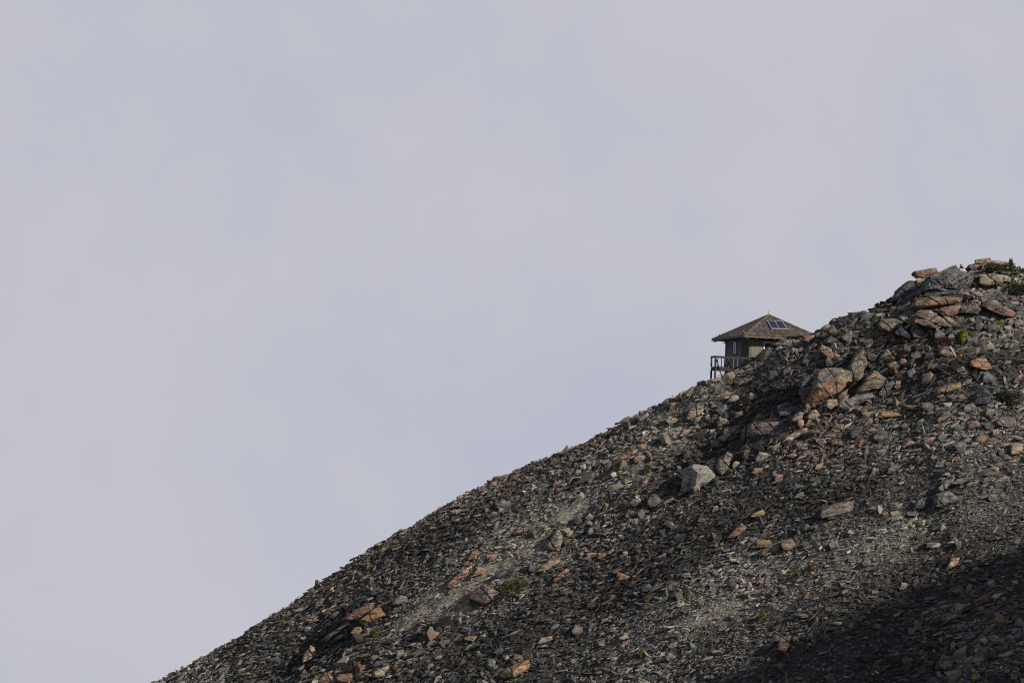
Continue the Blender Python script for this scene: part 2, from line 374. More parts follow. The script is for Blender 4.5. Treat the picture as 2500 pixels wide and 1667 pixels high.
# tile | outline | colour[+stain colour:share] | options | label | short name (when the rock serves as a landmark)
ROCKS = """
A|735,290 760,255 1030,200 1095,203 1125,260 1060,300 960,340 800,355|brown+orange:.45|th=.9|rust brown flat slab perched on the skyline, overhanging a small tan block|the perched slab
A|800,450 810,360 960,345 930,420 850,475|tan+orange:.2||tan block holding up the perched overhanging slab on the skyline
A|430,705 500,545 560,490 680,390 800,385 800,460 860,520 780,600 600,660|slate+lich:.5|th=1.2|dark layered rock shoulder on the skyline below and left of the perched slab|the dark rock shoulder
A|780,590 840,490 960,350 1170,250 1380,205 1640,262 1700,420 1620,530 1380,545 1150,560|grey+slate:.5|th=1.5 layer=1|big grey layered crag in the middle of the summit outcrop|the layered summit crag
A|1165,248 1375,148 1400,205 1250,225|grey|th=1|pointed grey wedge leaning on the crag, cutting the skyline
A|1432,205 1435,150 1450,138 1490,195 1480,218|tan|th=1|small upright tan stone standing alone in the skyline notch|the upright skyline stone
A|1640,130 1650,88 1865,48 1890,120 1850,145 1700,140|tan+orange:.3||tan block lying topmost on the summit, the highest point of the hill|the topmost summit block
A|1535,195 1560,150 1640,132 1890,130 1850,205 1700,245 1600,230|brown+pink:.35||rounded brown rock carrying the topmost summit block
A|1885,100 1975,95 2150,120 2110,175 1850,205|pink+rust:.4||pinkish flat slab on the summit right of the topmost block
A|2160,130 2230,140 2215,210 2150,195|rust+brown:.4||small rust red block ending the summit ridge at its right
A|1500,205 1560,195 1630,240 1540,258|dslate||blackish brown stone tucked under the rounded summit rock
A|1530,264 1640,260 1640,282 1560,290|yel||small pale yellow flat stone below the blackish summit stone
A|1690,300 1900,270 2060,300 2060,400 2000,445 1800,475 1700,430|tan+lich:.5|th=1.2 layer=1|broad tan crag split from the grey crag by a dark crack|the broad tan crag
A|2060,300 2170,345 2150,405 2060,395|tan||pale tan block at the right end of the broad tan crag
A|2170,410 2220,330 2320,360 2290,440 2180,440|pale+tan:.4||pale tan angular block between the two dark green shrubs
A|860,600 1150,550 1380,540 1640,560 1700,640 1500,655 1000,630|grey+brown:.5|layer=1 th=1.2|long grey ledge running under the layered summit crag|the long grey ledge
A|725,765 760,640 1050,610 1480,640 1430,690 1200,738 850,775|lich+orange:.5|th=1.3 bul=.45 near=.9|long overhanging slab with an orange stained face under the grey ledge|the orange stained overhang
A|540,775 700,690 735,745 715,800 560,865 515,845|brown+grey:.4||blunt grey brown block at the left end of the overhang
A|1040,800 1300,740 1440,740 1400,860 1340,905 1190,885|brown+rust:.45||pinkish brown slab right below the orange stained overhang
A|780,870 830,810 1020,790 1320,1030 1300,1055 1170,1040 1000,930|brown+pink:.3||brown slab slanting down to the right under the overhang
A|735,935 850,865 1010,920 1170,1055 1120,1085 930,1050 770,970|brown+orange:.5|bul=.4|brown block with a bright orange patch, lowest under the overhang|the orange patched block
A|1190,895 1250,890 1380,990 1375,1020 1330,1035|tan||narrow tan slab slanting right, beside the orange patched block
A|1420,760 1680,700 1740,800 1690,870 1400,850|brown+lich:.4|th=1.1|broad brown rock partly in shade between overhang and tilted slab
A|1740,745 1830,640 1900,620 2235,850 2210,905 2060,890 1900,820|brown+orange:.35|th=1.1 bul=.4|big tilted brown slab with an orange spot near the right edge|the big tilted slab
A|1890,615 2000,555 2345,830 2275,840 2150,805|slate+grey:.4|layer=1|dark layered ridge of slate along the top of the tilted slab
A|250,1005 300,920 520,920 625,985 520,1105 470,1145 280,1085|lich+orange:.3|bul=.35|lichen grey block with an orange lower edge, left of the orange patched block|the lichen grey block
A|515,890 620,865 680,900 692,1025 610,975|green||greenish wedge leaning between the lichen grey block and the overhang
A|480,1130 560,1000 610,1010 740,1185 720,1225 500,1165|dslate||dark block in the hollow below the greenish wedge
A|720,1080 880,1070 930,1145 860,1195 760,1205|lich+rust:.3||small squared block standing under the orange patched block
A|1050,1155 1090,1060 1220,1150 1190,1245 1060,1235|grey+slate:.4||grey block with a pointed top left of the bluish split rock
A|1215,1225 1300,1105 1450,1080 1440,1175 1280,1250|blue+grey:.4||bluish dark rock with a light left side beside the bright moss
A|1500,1315 1540,1220 1690,1200 1690,1285 1560,1325|slate||dark rock at the lower right edge of the bright green moss
A|1690,1235 1760,1170 1830,1210 1820,1255 1740,1295|brown+lich:.4|
A|1780,1335 1850,1240 1920,1310 1920,1375 1800,1395|tan+grey:.4|
A|190,935 230,850 350,840 355,905 240,945|tan+lich:.4||tan lichened stone on the edge left above the lichen grey block
A|225,835 290,770 430,705 545,700 520,760 400,800|slate+lich:.4|layer=1|dark slab along the skyline below the dark rock shoulder
A|-10,895 100,840 235,838 190,925 0,965|slate+lich:.5||dark lichened slab on the skyline right of the grey skyline block
A|510,1418 528,1432 520,1455 495,1450 492,1428|white||small white stone lying alone below the red alpine plants
B|235,490 235,440 350,330 480,250 570,300 580,400 520,440 330,480|slate+green:.4|th=1.0 bul=.3|large dark boulder leaning in front of the cabin wall and window|the dark boulder by the cabin
B|480,245 640,165 900,150 1040,225 850,280 580,295|grey+lich:.4|th=1|broad grey slab lying in front of the cabin window|the broad grey slab by the cabin
B|680,135 760,110 1000,60 1115,70 1100,105 930,115 760,155|grey+brown:.4|th=.8|long flat grey brown slab hiding the lower right of the cabin roof
B|905,195 930,110 1105,100 1112,205 1060,245|rust+dslate:.3|bul=.3|rust red wedge right beside the broad grey slab by the cabin|the rust red wedge
B|1110,88 1190,60 1180,125 1140,165 1112,145|grey|
B|1195,60 1205,5 1260,-35 1345,-45 1345,55 1280,85|grey+tan:.3|th=1|grey block standing on the skyline just right of the cabin roof|the grey skyline block
B|1480,125 1640,30 1645,175 1600,235 1525,185|lich+orange:.45||three sided grey block with an orange face below the grey skyline block
B|1200,65 1345,60 1330,112 1220,132|orange+lich:.4|
B|1240,172 1340,120 1440,150 1545,245 1400,275 1250,245|slate|layer=1|
B|1150,290 1220,235 1330,300 1530,460 1380,478 1320,405 1250,390|lich+orange:.5|bul=.3|slab slanting down right, grey above and orange below, left of the spire|the slanting orange slab
B|1260,485 1290,410 1375,480 1360,565 1280,565|slate|
B|1580,560 1680,400 1770,270 1812,262 1850,340 1875,500 1812,590 1745,790 1660,785|lich+orange:.25|th=.7 bul=.35|tall narrow rock spire with an orange tip|the orange tipped spire
B|1850,335 2030,400 1995,455 1900,475 1860,445|slate|
B|975,1130 1015,1010 1195,610 1270,578 1600,568 1692,590 1692,685 1640,795 1540,885 1270,1045 1080,1135|lich+orange:.5|th=.9 ex=925,860,-1.5;960,700,-1.6;930,1040,-1.3;1130,830,.45;1500,650,.35;1400,950,.35|biggest boulder on the slope, its lit face half orange and half grey|the big orange boulder
B|1700,925 1860,690 1960,612 2030,640 2135,720 2045,885 1920,925 1750,965|lich+orange:.4|th=.9 bul=.4|second biggest orange and grey boulder, right of the biggest one|the second orange boulder
B|1430,1195 1440,1100 1700,960 1930,930 1965,990 1720,1095 1560,1195 1470,1220|grey|th=.5|long smooth grey slab running up right below the two orange boulders|the long smooth slab
B|2000,965 2120,810 2240,750 2265,790 2185,905 2060,1015|slate+blue:.4|
C|478,585 510,462 585,460 572,575|rust|
B|1240,1125 1290,1030 1420,1020 1455,1095 1350,1195|tan+rust:.4|bul=.4|rounded tan rock at the lower right foot of the biggest boulder
B|1415,1005 1530,900 1605,860 1530,1045 1450,1045|lich|
B|755,1345 820,1240 900,1198 942,1222 932,1335 850,1375|tan+lich:.5||tan four sided rock upright below the biggest boulder, left of its twin|the upright tan rock
B|848,1395 880,1320 945,1320 962,1395 900,1445|pink|
B|1005,1285 1040,1190 1120,1168 1195,1250 1155,1335 1040,1345|tan+orange:.5|bul=.3
B|968,1415 1020,1320 1085,1340 1005,1415|tan|
E|905,475 1000,380 1130,310 1305,252 1295,345 1130,378 1000,465 960,505|tan+orange:.2|th=.5|long tan slab below the upright tan rock, pointing up to the right|the long tan slab
E|405,495 440,230 520,160 870,100 1055,180 1045,285 900,410 700,460|brown+slate:.5|th=.7|huge dark brown rock lying in shade left of the long tan slab|the huge shaded rock
E|335,465 350,280 430,220 425,405 390,475|brown|
E|205,290 260,230 355,220 345,335 230,390|rust+dslate:.5|
B|555,1115 700,1060 870,1130 800,1295 605,1300|slate+blue:.4|
B|870,850 950,690 1110,660 1195,640 1080,900 960,1120 905,1010|slate+brown:.4|th=.5|dark rock in shade against the left side of the biggest boulder
B|135,1015 175,930 260,945 325,1000 230,1045|pale+tan:.4|bul=.35|small pale tan rock with a dark left side below the cabin|the pale tan rock
D|1305,485 1390,380 1460,375 1535,430 1450,485 1370,510|tan+grey:.5|
D|715,745 790,570 870,488 995,490 995,585 930,675 830,695 770,755|lich+tan:.5|th=.6|large grey tan slab leaning on the slope near the left skyline|the leaning grey tan slab
D|815,745 880,700 975,660 930,755 850,795|lich|
D|1095,375 1170,280 1250,262 1295,320 1240,375|brown+slate:.5|
D|410,745 490,680 560,720 645,730 570,785 510,825|tan+grey:.4|
D|685,405 740,320 830,252 845,310 790,385 700,435|brown+rust:.4||brown slab leaning right on the skyline left of the cabin deck|the brown skyline slab
D|600,405 640,340 715,330 690,395 640,435|orange|
D|485,545 510,490 605,490 560,545 510,585|orange|
D|625,975 700,880 795,868 780,925 690,985|pink+brown:.4|
D|1065,925 1080,870 1165,850 1140,905 1080,975|tan|
D|445,1165 520,1090 595,1130 580,1175 500,1185|green|
D|235,1235 290,1150 370,1160 340,1235|brown+rust:.5|
F|595,445 640,390 850,255 935,258 905,312 760,405 640,465|orange+rust:.4|th=.5|long orange bar of rock pointing up right, left of the pale boulder|the orange bar
F|855,435 870,370 1020,350 1035,400 950,455 880,480|brown+tan:.5|
F|1535,855 1560,660 1600,560 1720,478 1800,500 1990,522 2032,650 2012,715 1900,755 1830,795 1760,855 1690,885 1600,895|pale|th=.9 ex=1750,800,.55;1775,600,.6;1700,540,.3;1960,600,.1 smooth=1|large pale smooth boulder, palest on the slope, its left side in shade|the pale boulder
F|1688,825 1800,788 1818,855 1720,890|tan+orange:.4|near=.8|small tan orange stone at the front foot of the pale boulder
F|1395,655 1440,610 1562,620 1562,695 1440,705|pale|
F|1472,510 1530,505 1552,570 1490,582|grey|
F|715,835 770,770 845,770 800,835 740,855|pale|
F|1040,1085 1060,990 1110,920 1185,908 1280,1015 1190,1110 1100,1120|lich|bul=.3|
F|795,1055 840,980 910,978 975,1060 890,1115|slate+brown:.4|
F|1285,1015 1440,950 1465,990 1320,1065|pink+brown:.5|
F|-5,1335 10,1250 70,1222 135,1310 60,1355|slate+blue:.4|bul=.3
F|145,1275 230,1170 305,1260 260,1315 190,1318|grey+blue:.4|
F|195,1505 210,1400 275,1388 295,1500 240,1545|blue|
F|385,1505 470,1420 520,1398 440,1505|pink|
F|880,935 930,925 985,1035 960,1060|pink+white:.3|
F|735,1190 790,1140 880,1160 860,1215 770,1225|grey|
D|2005,300 2060,240 2110,260 2090,330 2040,345|blue|
D|1185,1480 1160,1400 1190,1290 1330,1180 1400,1230 1330,1440 1250,1520|lich+rust:.3|th=.6|tall dark rock with a rusty top, upright behind the pale boulder|the dark upright rock
D|1718,1285 1780,1180 1880,1200 1945,1240 1860,1285 1780,1375 1730,1365|pale+grey:.4|bul=.3|pale grey rock with a forked top right of the pale boulder|the forked grey rock
D|1385,1385 1430,1310 1505,1330 1480,1405 1400,1455|tan+grey:.4|
D|1945,1125 2090,1035 2085,1125 2020,1185 1970,1180|tan|
E|1125,475 1180,458 1262,520 1240,585 1150,595|brown+rust:.5|bul=.3|
E|1405,415 1540,408 1582,470 1500,525 1420,465|brown|
E|1215,605 1290,578 1395,620 1370,655 1250,645|green|
E|995,655 1100,612 1170,660 1090,695 1010,695|tan+brown:.5|
E|475,915 540,830 665,828 640,895 550,935|rust|
E|1345,745 1380,680 1445,690 1420,745|rust|
E|2005,535 2060,450 2145,422 2120,485 2040,540|orange|
E|1835,645 1870,595 2005,568 1935,605|orange+ochre:.4|
E|1425,1545 1500,1440 1680,1340 1960,1298 1992,1312 1940,1435 1700,1545 1500,1575|brown+grey:.5|th=.35|large flat grey slab lying on fine scree, right of the slope's middle|the large flat slab
G|105,195 190,130 340,78 405,130 250,195|grey+pale:.4||grey flat slab with a pale rim in the dark scree below the second orange boulder
E|465,1545 500,1490 660,1430 705,1490 600,1555|ochre+green:.4|
E|815,985 880,930 955,938 900,1045 840,1045|pink|
E|1130,800 1160,750 1210,730 1190,790 1140,820|orange|
C|1565,255 1580,180 1680,138 1795,140 1835,200 1915,300 1820,325 1750,280 1620,280|orange+rust:.4|th=.9 bul=.35|solid orange red boulder overhanging a dark hollow near the right edge|the orange red boulder
C|1735,465 1770,350 1860,358 1955,430 1905,505 1800,505|blue+tan:.25|bul=.3|bluish rock with a tan right edge, under the orange red boulder|the bluish rock
C|875,505 880,370 1010,328 1055,370 1055,495 960,525|brown+pale:.3|layer=1 bul=.3|brown rock striped with grey, standing left of the bluish rock
C|545,205 590,140 640,150 705,230 620,265|rust+orange:.4|
C|235,175 350,60 390,8 435,60 495,160 420,185|lich+pink:.3||arched grey rock with a pinkish peak right of the spire
C|375,235 510,188 585,250 560,285 400,285|tan+brown:.4|
C|1080,595 1250,508 1425,498 1475,550 1300,625 1050,690|ochre+slate:.5|layer=1 th=.5|olive brown layered slab below the brown striped rock|the olive brown slab
C|1075,685 1180,658 1215,690 1150,710|tan|
C|240,985 340,905 560,918 625,970 480,995 270,1015|ochre+orange:.4||ochre slab in the scree below the second orange boulder
C|-5,905 20,850 130,798 205,860 100,915|brown+pink:.4|
C|1765,1095 1830,1070 1935,1100 1900,1165 1790,1155|slate+grey:.3|
C|1935,1045 2000,988 2205,988 2245,1060 2135,1145 1950,1115|brown+grey:.5|bul=.3 smooth=1|rounded brown grey boulder near the right edge, below the orange red one|the rounded brown boulder
C|1885,1175 1990,1158 1995,1235 1900,1255|pink|
C|1235,185 1400,110 1530,75 1640,60 1540,105 1350,155|rust+brown:.4|
C|900,150 930,80 1030,60 1110,90 1060,150 960,180|dslate|
C|2050,412 2088,405 2106,545 2066,542|pale|th=.4
G|2148,20 2262,-5 2345,30 2335,115 2260,185 2158,185|tan|bul=.4|tan cube shaped block cut by the right edge of the view|the tan cube
G|1045,885 1060,750 1230,688 1330,720 1425,790 1330,875 1180,945 1080,935|grey|bul=.35 th=.8|grey squared boulder with a bright top edge in the lower right scree|the grey squared boulder
G|755,915 820,830 935,830 955,925 900,965 800,955|slate+brown:.3|
G|1095,705 1110,650 1230,538 1355,500 1345,585 1250,655 1150,715|lich+tan:.5|th=.4
G|1285,605 1400,510 1625,488 1570,545 1440,615|lich+orange:.2|th=.4
G|1875,595 1990,508 2080,458 2165,510 2080,565 1930,625|brown+grey:.4|
G|765,245 830,178 895,240 850,285|brown+rust:.3|
G|995,215 1040,162 1095,220 1050,265|pink|
G|1045,355 1090,298 1250,268 1335,310 1150,365|lich+pale:.4|
G|375,455 400,370 520,298 605,330 480,445|brown|
G|145,465 190,358 245,370 200,455|tan|
G|935,1440 1000,1430 1100,1440 1030,1520 950,1510|grey|
G|1350,1420 1440,1400 1450,1500 1380,1540|lich|
G|1395,1140 1430,1085 1475,1150|tan|
H|540,1225 740,1018 855,1090 992,1140 930,1245 800,1325 755,1335|brown+orange:.3|th=.8 ex=840,1095,.25;795,1300,.5|diamond shaped rock, purple brown on the left and orange on the right|the diamond rock
H|215,1075 330,950 540,785 565,850 450,965 280,1085|orange+rust:.4|th=.5|orange bar of rock in the gravel up left of the diamond rock|the lower orange bar
H|595,935 650,830 710,783 805,800 760,885 650,925|tan+orange:.5||tan orange block just right of the orange bar above the diamond rock
H|1610,525 1690,420 1820,248 1905,320 1895,435 1850,555 1760,565|grey+pink:.3|th=.7 bul=.4|grey pointed rock throwing a long shadow on tan gravel|the grey pointed rock
H|1510,865 1600,760 1760,640 1875,638 1850,725 1700,835|tan+orange:.4|th=.6|tan orange slab just below the grey pointed rock|the tan orange slab
H|1405,835 1440,738 1505,780 1505,875|slate|
H|995,375 1170,208 1215,208 1190,265 1070,375|pink+pale:.5|th=.5|narrow pinkish bar of rock sticking out up right, thin as a post|the narrow pinkish bar
H|1195,295 1330,210 1545,168 1500,235 1330,305 1180,335|brown+rust:.3||brown slab lying right of the narrow pinkish bar
H|1785,735 1800,690 1870,685 1885,730 1840,760|dslate|
H|535,655 600,568 725,568 650,655 560,695|rust+pink:.4|
H|845,685 900,588 965,608 930,695 820,725|rust+lich:.5|
M|470,95 480,-5 615,-12 605,45 540,95|orange+tan:.4|bul=.3
M|625,75 650,8 775,-8 745,55 660,85|orange+pink:.4||
H|1745,995 1800,920 1955,808 2005,820 1880,955 1790,1015|rust|
H|905,935 960,870 1090,830 1110,850 1000,945 930,960|slate|
M|905,325 918,258 1000,298 1105,340 1040,385 940,395|orange+tan:.5|bul=.3|arrowhead shaped orange tan stone lying alone in dark scree|the arrowhead stone
M|255,1105 320,1018 425,1058 435,1115 350,1195 280,1165|brown+rust:.3||brown rock half buried in the dark scree at lower middle|the half buried brown rock
M|475,1085 550,1010 615,998 612,1035 500,1095|pale+green:.4|
M|695,965 820,898 835,955 730,995|tan+ochre:.4|
M|795,665 840,588 895,600 860,685|rust|
M|1640,1345 1680,1290 1790,1270 1760,1330 1690,1370|lich+tan:.5|
J|1165,1445 1240,1350 1410,1288 1620,1183 1672,1178 1718,1290 1640,1345 1420,1458 1230,1485|orange+tan:.3|th=.5 ex=1395,1375,.55;1412,1455,.5|orange brick shaped rock with a black shaded end, near the bottom edge|the orange brick shaped rock
J|1385,1175 1410,1080 1545,1090 1575,1145 1430,1185|rust+pink:.5|
J|1775,925 1860,810 2045,778 2075,830 1940,895|tan+brown:.5|
J|555,1015 640,930 815,868 780,965 600,1035|pale+green:.5|
J|565,815 640,780 805,768 740,855 600,855|tan|
J|475,695 560,620 705,640 690,705 560,725|slate|
J|60,1560 70,1480 130,1440 200,1450 170,1530|pale+yel:.3|
I|795,665 870,590 1180,418 1305,438 1270,485 1150,565 1080,635 830,735|rust+brown:.4|th=.45 near=.26|large rust brown slab on the lower left slope, upper of a split pair|the large rust slab
I|1025,675 1180,560 1320,448 1355,500 1415,590 1180,705 1100,745|orange+ochre:.4|th=.5 near=.26|large orange slab on the lower left slope, lower of a split pair|the split orange slab
I|495,945 700,800 830,690 935,690 720,865 560,985|brown+rust:.5|th=.4 near=.34|long rust brown strip of rock trailing down left from the split pair
I|915,835 970,770 1055,768 1095,820 1000,925 950,905|ochre+tan:.5|bul=.3
I|215,1295 240,1150 340,1012 405,1060 425,1185 330,1235|tan+rust:.4|bul=.4 th=.8|cone shaped tan rock standing up on the lower left slope|the cone shaped rock
I|435,1570 480,1480 540,1418 655,1440 695,1480 675,1570|rust+orange:.4|bul=.3|rust red rock cut by the bottom edge, left of its neighbour|the rust red rock at the bottom edge
I|685,1495 750,1440 925,1418 955,1460 905,1570 740,1565|rust+brown:.4|bul=.3|rust brown rock cut by the bottom edge, right of its neighbour
I|1225,1425 1450,1308 1495,1330 1405,1465 1300,1505 1230,1485|tan+green:.3|th=.6|tan rock with a mossy right end near the bottom edge|the moss ended rock
I|165,1485 250,1368 315,1420 220,1495|rust+tan:.5|
I|865,1425 910,1330 985,1298 970,1365 890,1425|rust|
I|1555,1215 1580,1100 1685,1088 1660,1175 1590,1235|pale+blue:.4|
I|715,1275 760,1220 855,1208 800,1275|rust|
I|1495,465 1500,380 1640,298 1725,330 1755,400 1600,485|brown+slate:.5|bul=.3
I|1180,1330 1290,1250 1430,1230 1400,1290 1250,1360|slate|
I|1755,235 1800,180 1895,112 1900,150 1830,215|pale+tan:.4|
K|835,455 860,410 1050,398 1105,440 1065,505 900,515|ochre+green:.5|th=.7|ochre mossy slab jutting over a black hollow in the lower right slope|the ochre jutting slab
K|885,645 940,540 1110,448 1225,478 1235,585 1000,645|brown+pink:.4|
K|1215,405 1370,383 1425,450 1380,545 1260,565 1215,500|brown+pink:.3|bul=.3|brown block right of the ochre jutting slab
K|415,385 500,290 650,148 715,190 715,275 600,355 480,395|rust+brown:.5|th=.4|rust brown slab left above the ochre jutting slab|the rust brown slab
K|595,1195 700,1130 935,1098 900,1155 700,1235|tan+grey:.5|
K|835,1035 900,960 985,918 960,975 870,1035|pink+rust:.4|
K|1525,1255 1570,1170 1635,1148 1600,1215|orange|
K|955,1055 1010,998 1085,998 1040,1055|pale|
K|1180,1080 1240,1040 1300,1080 1260,1120|grey|
K|950,1350 1000,1310 1080,1295 1040,1340|pale|
Q|582,1135 600,1040 678,1028 668,1110 640,1172|tan+rust:.5|bul=.4|upright tan and red block catching the sun at the shadow's edge|the sunlit red block
Q|1452,705 1475,650 1522,660 1500,698|tan|
Q|1785,565 1830,480 1892,470 1870,535|orange+tan:.5|
L|1265,325 1290,190 1485,148 1505,295|dslate+brown:.5|bul=.3
L|1125,695 1190,570 1440,528 1475,605 1250,705|brown+tan:.4|
L|1305,855 1400,740 1500,708 1565,780 1430,855|brown|
L|1835,905 1950,868 2105,1000 1890,1025|brown+rust:.4||dark red brown wedge in the shadow near the right edge|the dark red wedge
L|1855,1135 1880,1060 1965,1110 1940,1165|rust+orange:.4|
L|1595,1505 1610,1350 1660,1358 1745,1500 1620,1570|tan+ochre:.4|th=.7|tan pointed rock in the shadow at the bottom right|the tan pointed rock
L|1105,1305 1170,1158 1335,1190 1335,1335 1220,1425|brown|
L|1095,1415 1130,1388 1205,1460 1180,1505 1100,1475|grey+pale:.3|
L|1245,1570 1300,1508 1485,1520 1505,1570|brown+lich:.4|
L|2145,1505 2160,1428 2265,1460 2240,1535|rust+pink:.4|
L|1445,985 1520,830 1755,818 1620,985|slate|
L|160,1140 230,1080 280,1055 220,1145|pale+blue:.4|
L|2200,930 2240,810 2340,760 2350,900 2260,980|blue|
N|620,820 640,750 720,712 890,710 885,800 800,835 700,838|grey+tan:.25|bul=.3 th=.5|rounded grey block lying alone just below the middle of the skyline|the lone grey block
N|900,695 950,640 1020,630 1000,680 930,705|rust+brown:.4|
N|1145,720 1160,670 1220,655 1205,710 1160,735|orange|
N|1450,490 1500,450 1600,430 1560,500 1490,535|pink+brown:.4|
N|1110,410 1140,370 1215,365 1190,405|tan|
N|990,300 1010,260 1060,265 1075,300|dslate|
N|240,1530 290,1460 370,1420 420,1440 350,1520|rust+pink:.4|
N|480,870 490,830 560,825 570,870 510,890|tan+brown:.4|
N|1015,580 1050,565 1110,600 1080,620|white+pink:.3|
"""


def area_of(pts):
    return abs(sum(pts[i][0] * pts[i - 1][1] - pts[i - 1][0] * pts[i][1] for i in range(len(pts)))) / 2


def hull_rock(front, extra, back_push, seed, layer, smooth, rough):
    """front: outline points in the world, extra: ridge points; closed angular solid with broken faces"""
    rnd = random.Random(seed)
    c = sum(front, Vector()) / len(front)
    bm = bmesh.new()
    for p in front:
        bm.verts.new(p)
    for p in extra:
        bm.verts.new(p)
    for p in front:
        q = c + (p - c) * rnd.uniform(.62, .9)
        q.y += back_push * rnd.uniform(.75, 1.15)
        q.z += back_push * rnd.uniform(-.05, .12)
        bm.verts.new(q)
    bmesh.ops.convex_hull(bm, input=bm.verts)
    bmesh.ops.delete(bm, geom=[v for v in bm.verts if not v.link_faces], context='VERTS')
    ext = max((p - c).length for p in front)
    L = max(.062, ext / 24)
    bmesh.ops.triangulate(bm, faces=bm.faces)
    for _ in range(7):
        es = [e for e in bm.edges if e.calc_length() > L * 1.5]
        if not es: break
        bmesh.ops.subdivide_edges(bm, edges=es, cuts=1)
        bmesh.ops.triangulate(bm, faces=[f for f in bm.faces if len(f.verts) > 3])
    bm.normal_update()
    o = Vector((rnd.uniform(0, 60), rnd.uniform(0, 60), rnd.uniform(0, 60)))
    ang = math.radians(rnd.gauss(22, 9))
    sd = Vector((-math.sin(ang), rnd.uniform(-.3, .1), math.cos(ang))).normalized()
    step = max(.17, ext * (.10 if layer else .2))
    a1 = ext * (.035 if not smooth else .03) * rough
    a2 = ext * (.030 if not smooth else .014) * rough
    a3 = (ext * (.10 if layer else .05) if not smooth else 0) * rough
    # joints: open cracks cut along a few planes
    cracks = []
    if ext > .8:
        for _ in range(2 if ext > 1.6 else 1):
            a_ = rnd.choice((ang, ang + rnd.uniform(.9, 2.2)))
            nn_ = Vector((-math.sin(a_), rnd.uniform(-.3, .3), math.cos(a_))).normalized()
            cracks.append((nn_, nn_.dot(c + Vector((rnd.uniform(-.5, .5) * ext, 0, rnd.uniform(-.5, .5) * ext)))))
    mv = []
    for v in bm.verts:
        p = v.co
        n1 = mnoise.noise(p * (1.1 / ext) + o)
        n2 = mnoise.fractal(p * (3.2 / ext) + o, .8, 2.1, 4)
        s = p.dot(sd) / step + .9 * mnoise.noise(p * (.9 / ext) + o * 2)
        k = math.floor(s)
        hsh = math.sin(k * 127.1 + seed * 3.7) * 43758.5453
        hsh = (hsh - math.floor(hsh)) - .6
        dsp = a1 * n1 + a2 * n2 + a3 * hsh
        for nn_, off_ in cracks:
            dd = abs(p.dot(nn_) - off_ + .10 * n1)
            if dd < .055: dsp -= .15 * (1 - dd / .055)
        mv.append(v.normal * dsp)
    for v, d in zip(bm.verts, mv):
        v.co += d
    return bm, o, ext


def base_depth(px, py):
    """distance of the slope on this line of sight; over the sky, of the crest"""
    d = terrain_depth(px, py)
    return (d, True) if d is not None else (RIDGE_Y + .8, False)


def clr_of(spec):
    parts = spec.split('+')
    a = np.array(CLR[parts[0]])
    if len(parts) > 1:
        nm, sh = parts[1].split(':')
        return a, np.array(CLR[nm]), float(sh)
    return a, a * .8, .35


def add_rock(pts, spec, opt, name, seed):
    x0 = sum(p[0] for p in pts) / len(pts)
    low = max(pts, key=lambda p: p[1])
    ds = [base_depth(*p) for p in pts]
    hit = [d for d, h in ds if h]
    yb = base_depth(low[0], low[1])[0] if hit else RIDGE_Y + .4
    if not hit: yb = RIDGE_Y + .2
    size = math.sqrt(area_of(pts)) * MPP
    lean = float(opt.get('lean', .38))
    front = []
    for (p, (d, h)) in zip(pts, ds):
        y = yb + lean * (d - yb)
        y = min(y, yb + .8 * size) - .10 * size - float(opt.get('near', .2))
        front.append(at_depth(p[0], p[1], y))
    rnd = random.Random(seed)
    cx, cy = x0, sum(p[1] for p in pts) / len(pts)
    extra = []
    hw = (max(p[0] for p in pts) - min(p[0] for p in pts)) / 2
    yc = sum(f.y for f in front) / len(front)
    if 'ex' in opt:
        for e in opt['ex'].split(';'):
            ex, ey, b = (float(t) for t in e.split(','))
            T = opt['_tile']
            ex, ey = T[0] + ex / T[2], T[1] + ey / T[2]
            extra.append(at_depth(ex, ey, yc - b * size))
    else:
        # a broken front face, set forward of the outline and turned a little to the right or left
        bul = float(opt.get('bul', .27))
        hh = (max(p[1] for p in pts) - min(p[1] for p in pts)) / 2
        tx, ty = rnd.uniform(-.75, .2), rnd.uniform(-.5, .5)
        sx, sy = -rnd.uniform(0, .22) * hw, rnd.uniform(-.15, .15) * hh
        for i, p in enumerate(pts):
            w = rnd.uniform(.5, .86)
            ex, ey = cx + (p[0] - cx) * w + sx * (1 - w) * 2, cy + (p[1] - cy) * w + sy * (1 - w) * 2
            yy = yc + (front[i].y - yc) * w
            b = bul * size * (1 + tx * (ex - cx) / max(hw, 1) + ty * (ey - cy) / max(hh, 1)) * rnd.uniform(.85, 1.1)
            extra.append(at_depth(ex, ey, yy - max(b, .02)))
    push = size * float(opt.get('th', .6)) + .25
    bm, o, ext = hull_rock(front, extra, push, seed, 'layer' in opt, 'smooth' in opt, float(opt.get('rough', 1)))
    org = Vector((sum(f.x for f in front) / len(front), yc + .3 * size, min(f.z for f in front)))
    ca, cb, sh = clr_of(spec)
    cols = np.empty((len(bm.verts), 3))
    bm.normal_update()
    nzs = [v.normal.z for v in bm.verts]
    jit = rnd.uniform(.88, 1.12)
    thr = np.clip(.5 - sh, -.3, .5)
    for i, v in enumerate(bm.verts):
        p = v.co
        t = mnoise.fractal(p * (2.0 / max(ext, .4)) + o * 3, .6, 2.2, 5) * .6 + (nzs[i] - .25) * .45
        # stains thin out towards the weathered top
        k = min(1, max(0, ((-t) - thr * .9 + .10) * 5))
        f = 1 + .5 * mnoise.fractal(p * 2.6 + o, .7, 2.0, 4)
        cols[i] = (ca * (1 - k) + cb * k) * f * jit
        v.co = p - org
    me = bpy.data.meshes.new(name)
    bm.to_mesh(me)
    bm.free()
    set_tint(me, np.clip(cols, .012, .9))
    me.materials.append(M_ROCK)
    ob = bpy.data.objects.new(name, me)
    COL.objects.link(ob)
    ob.location = org
    return ob


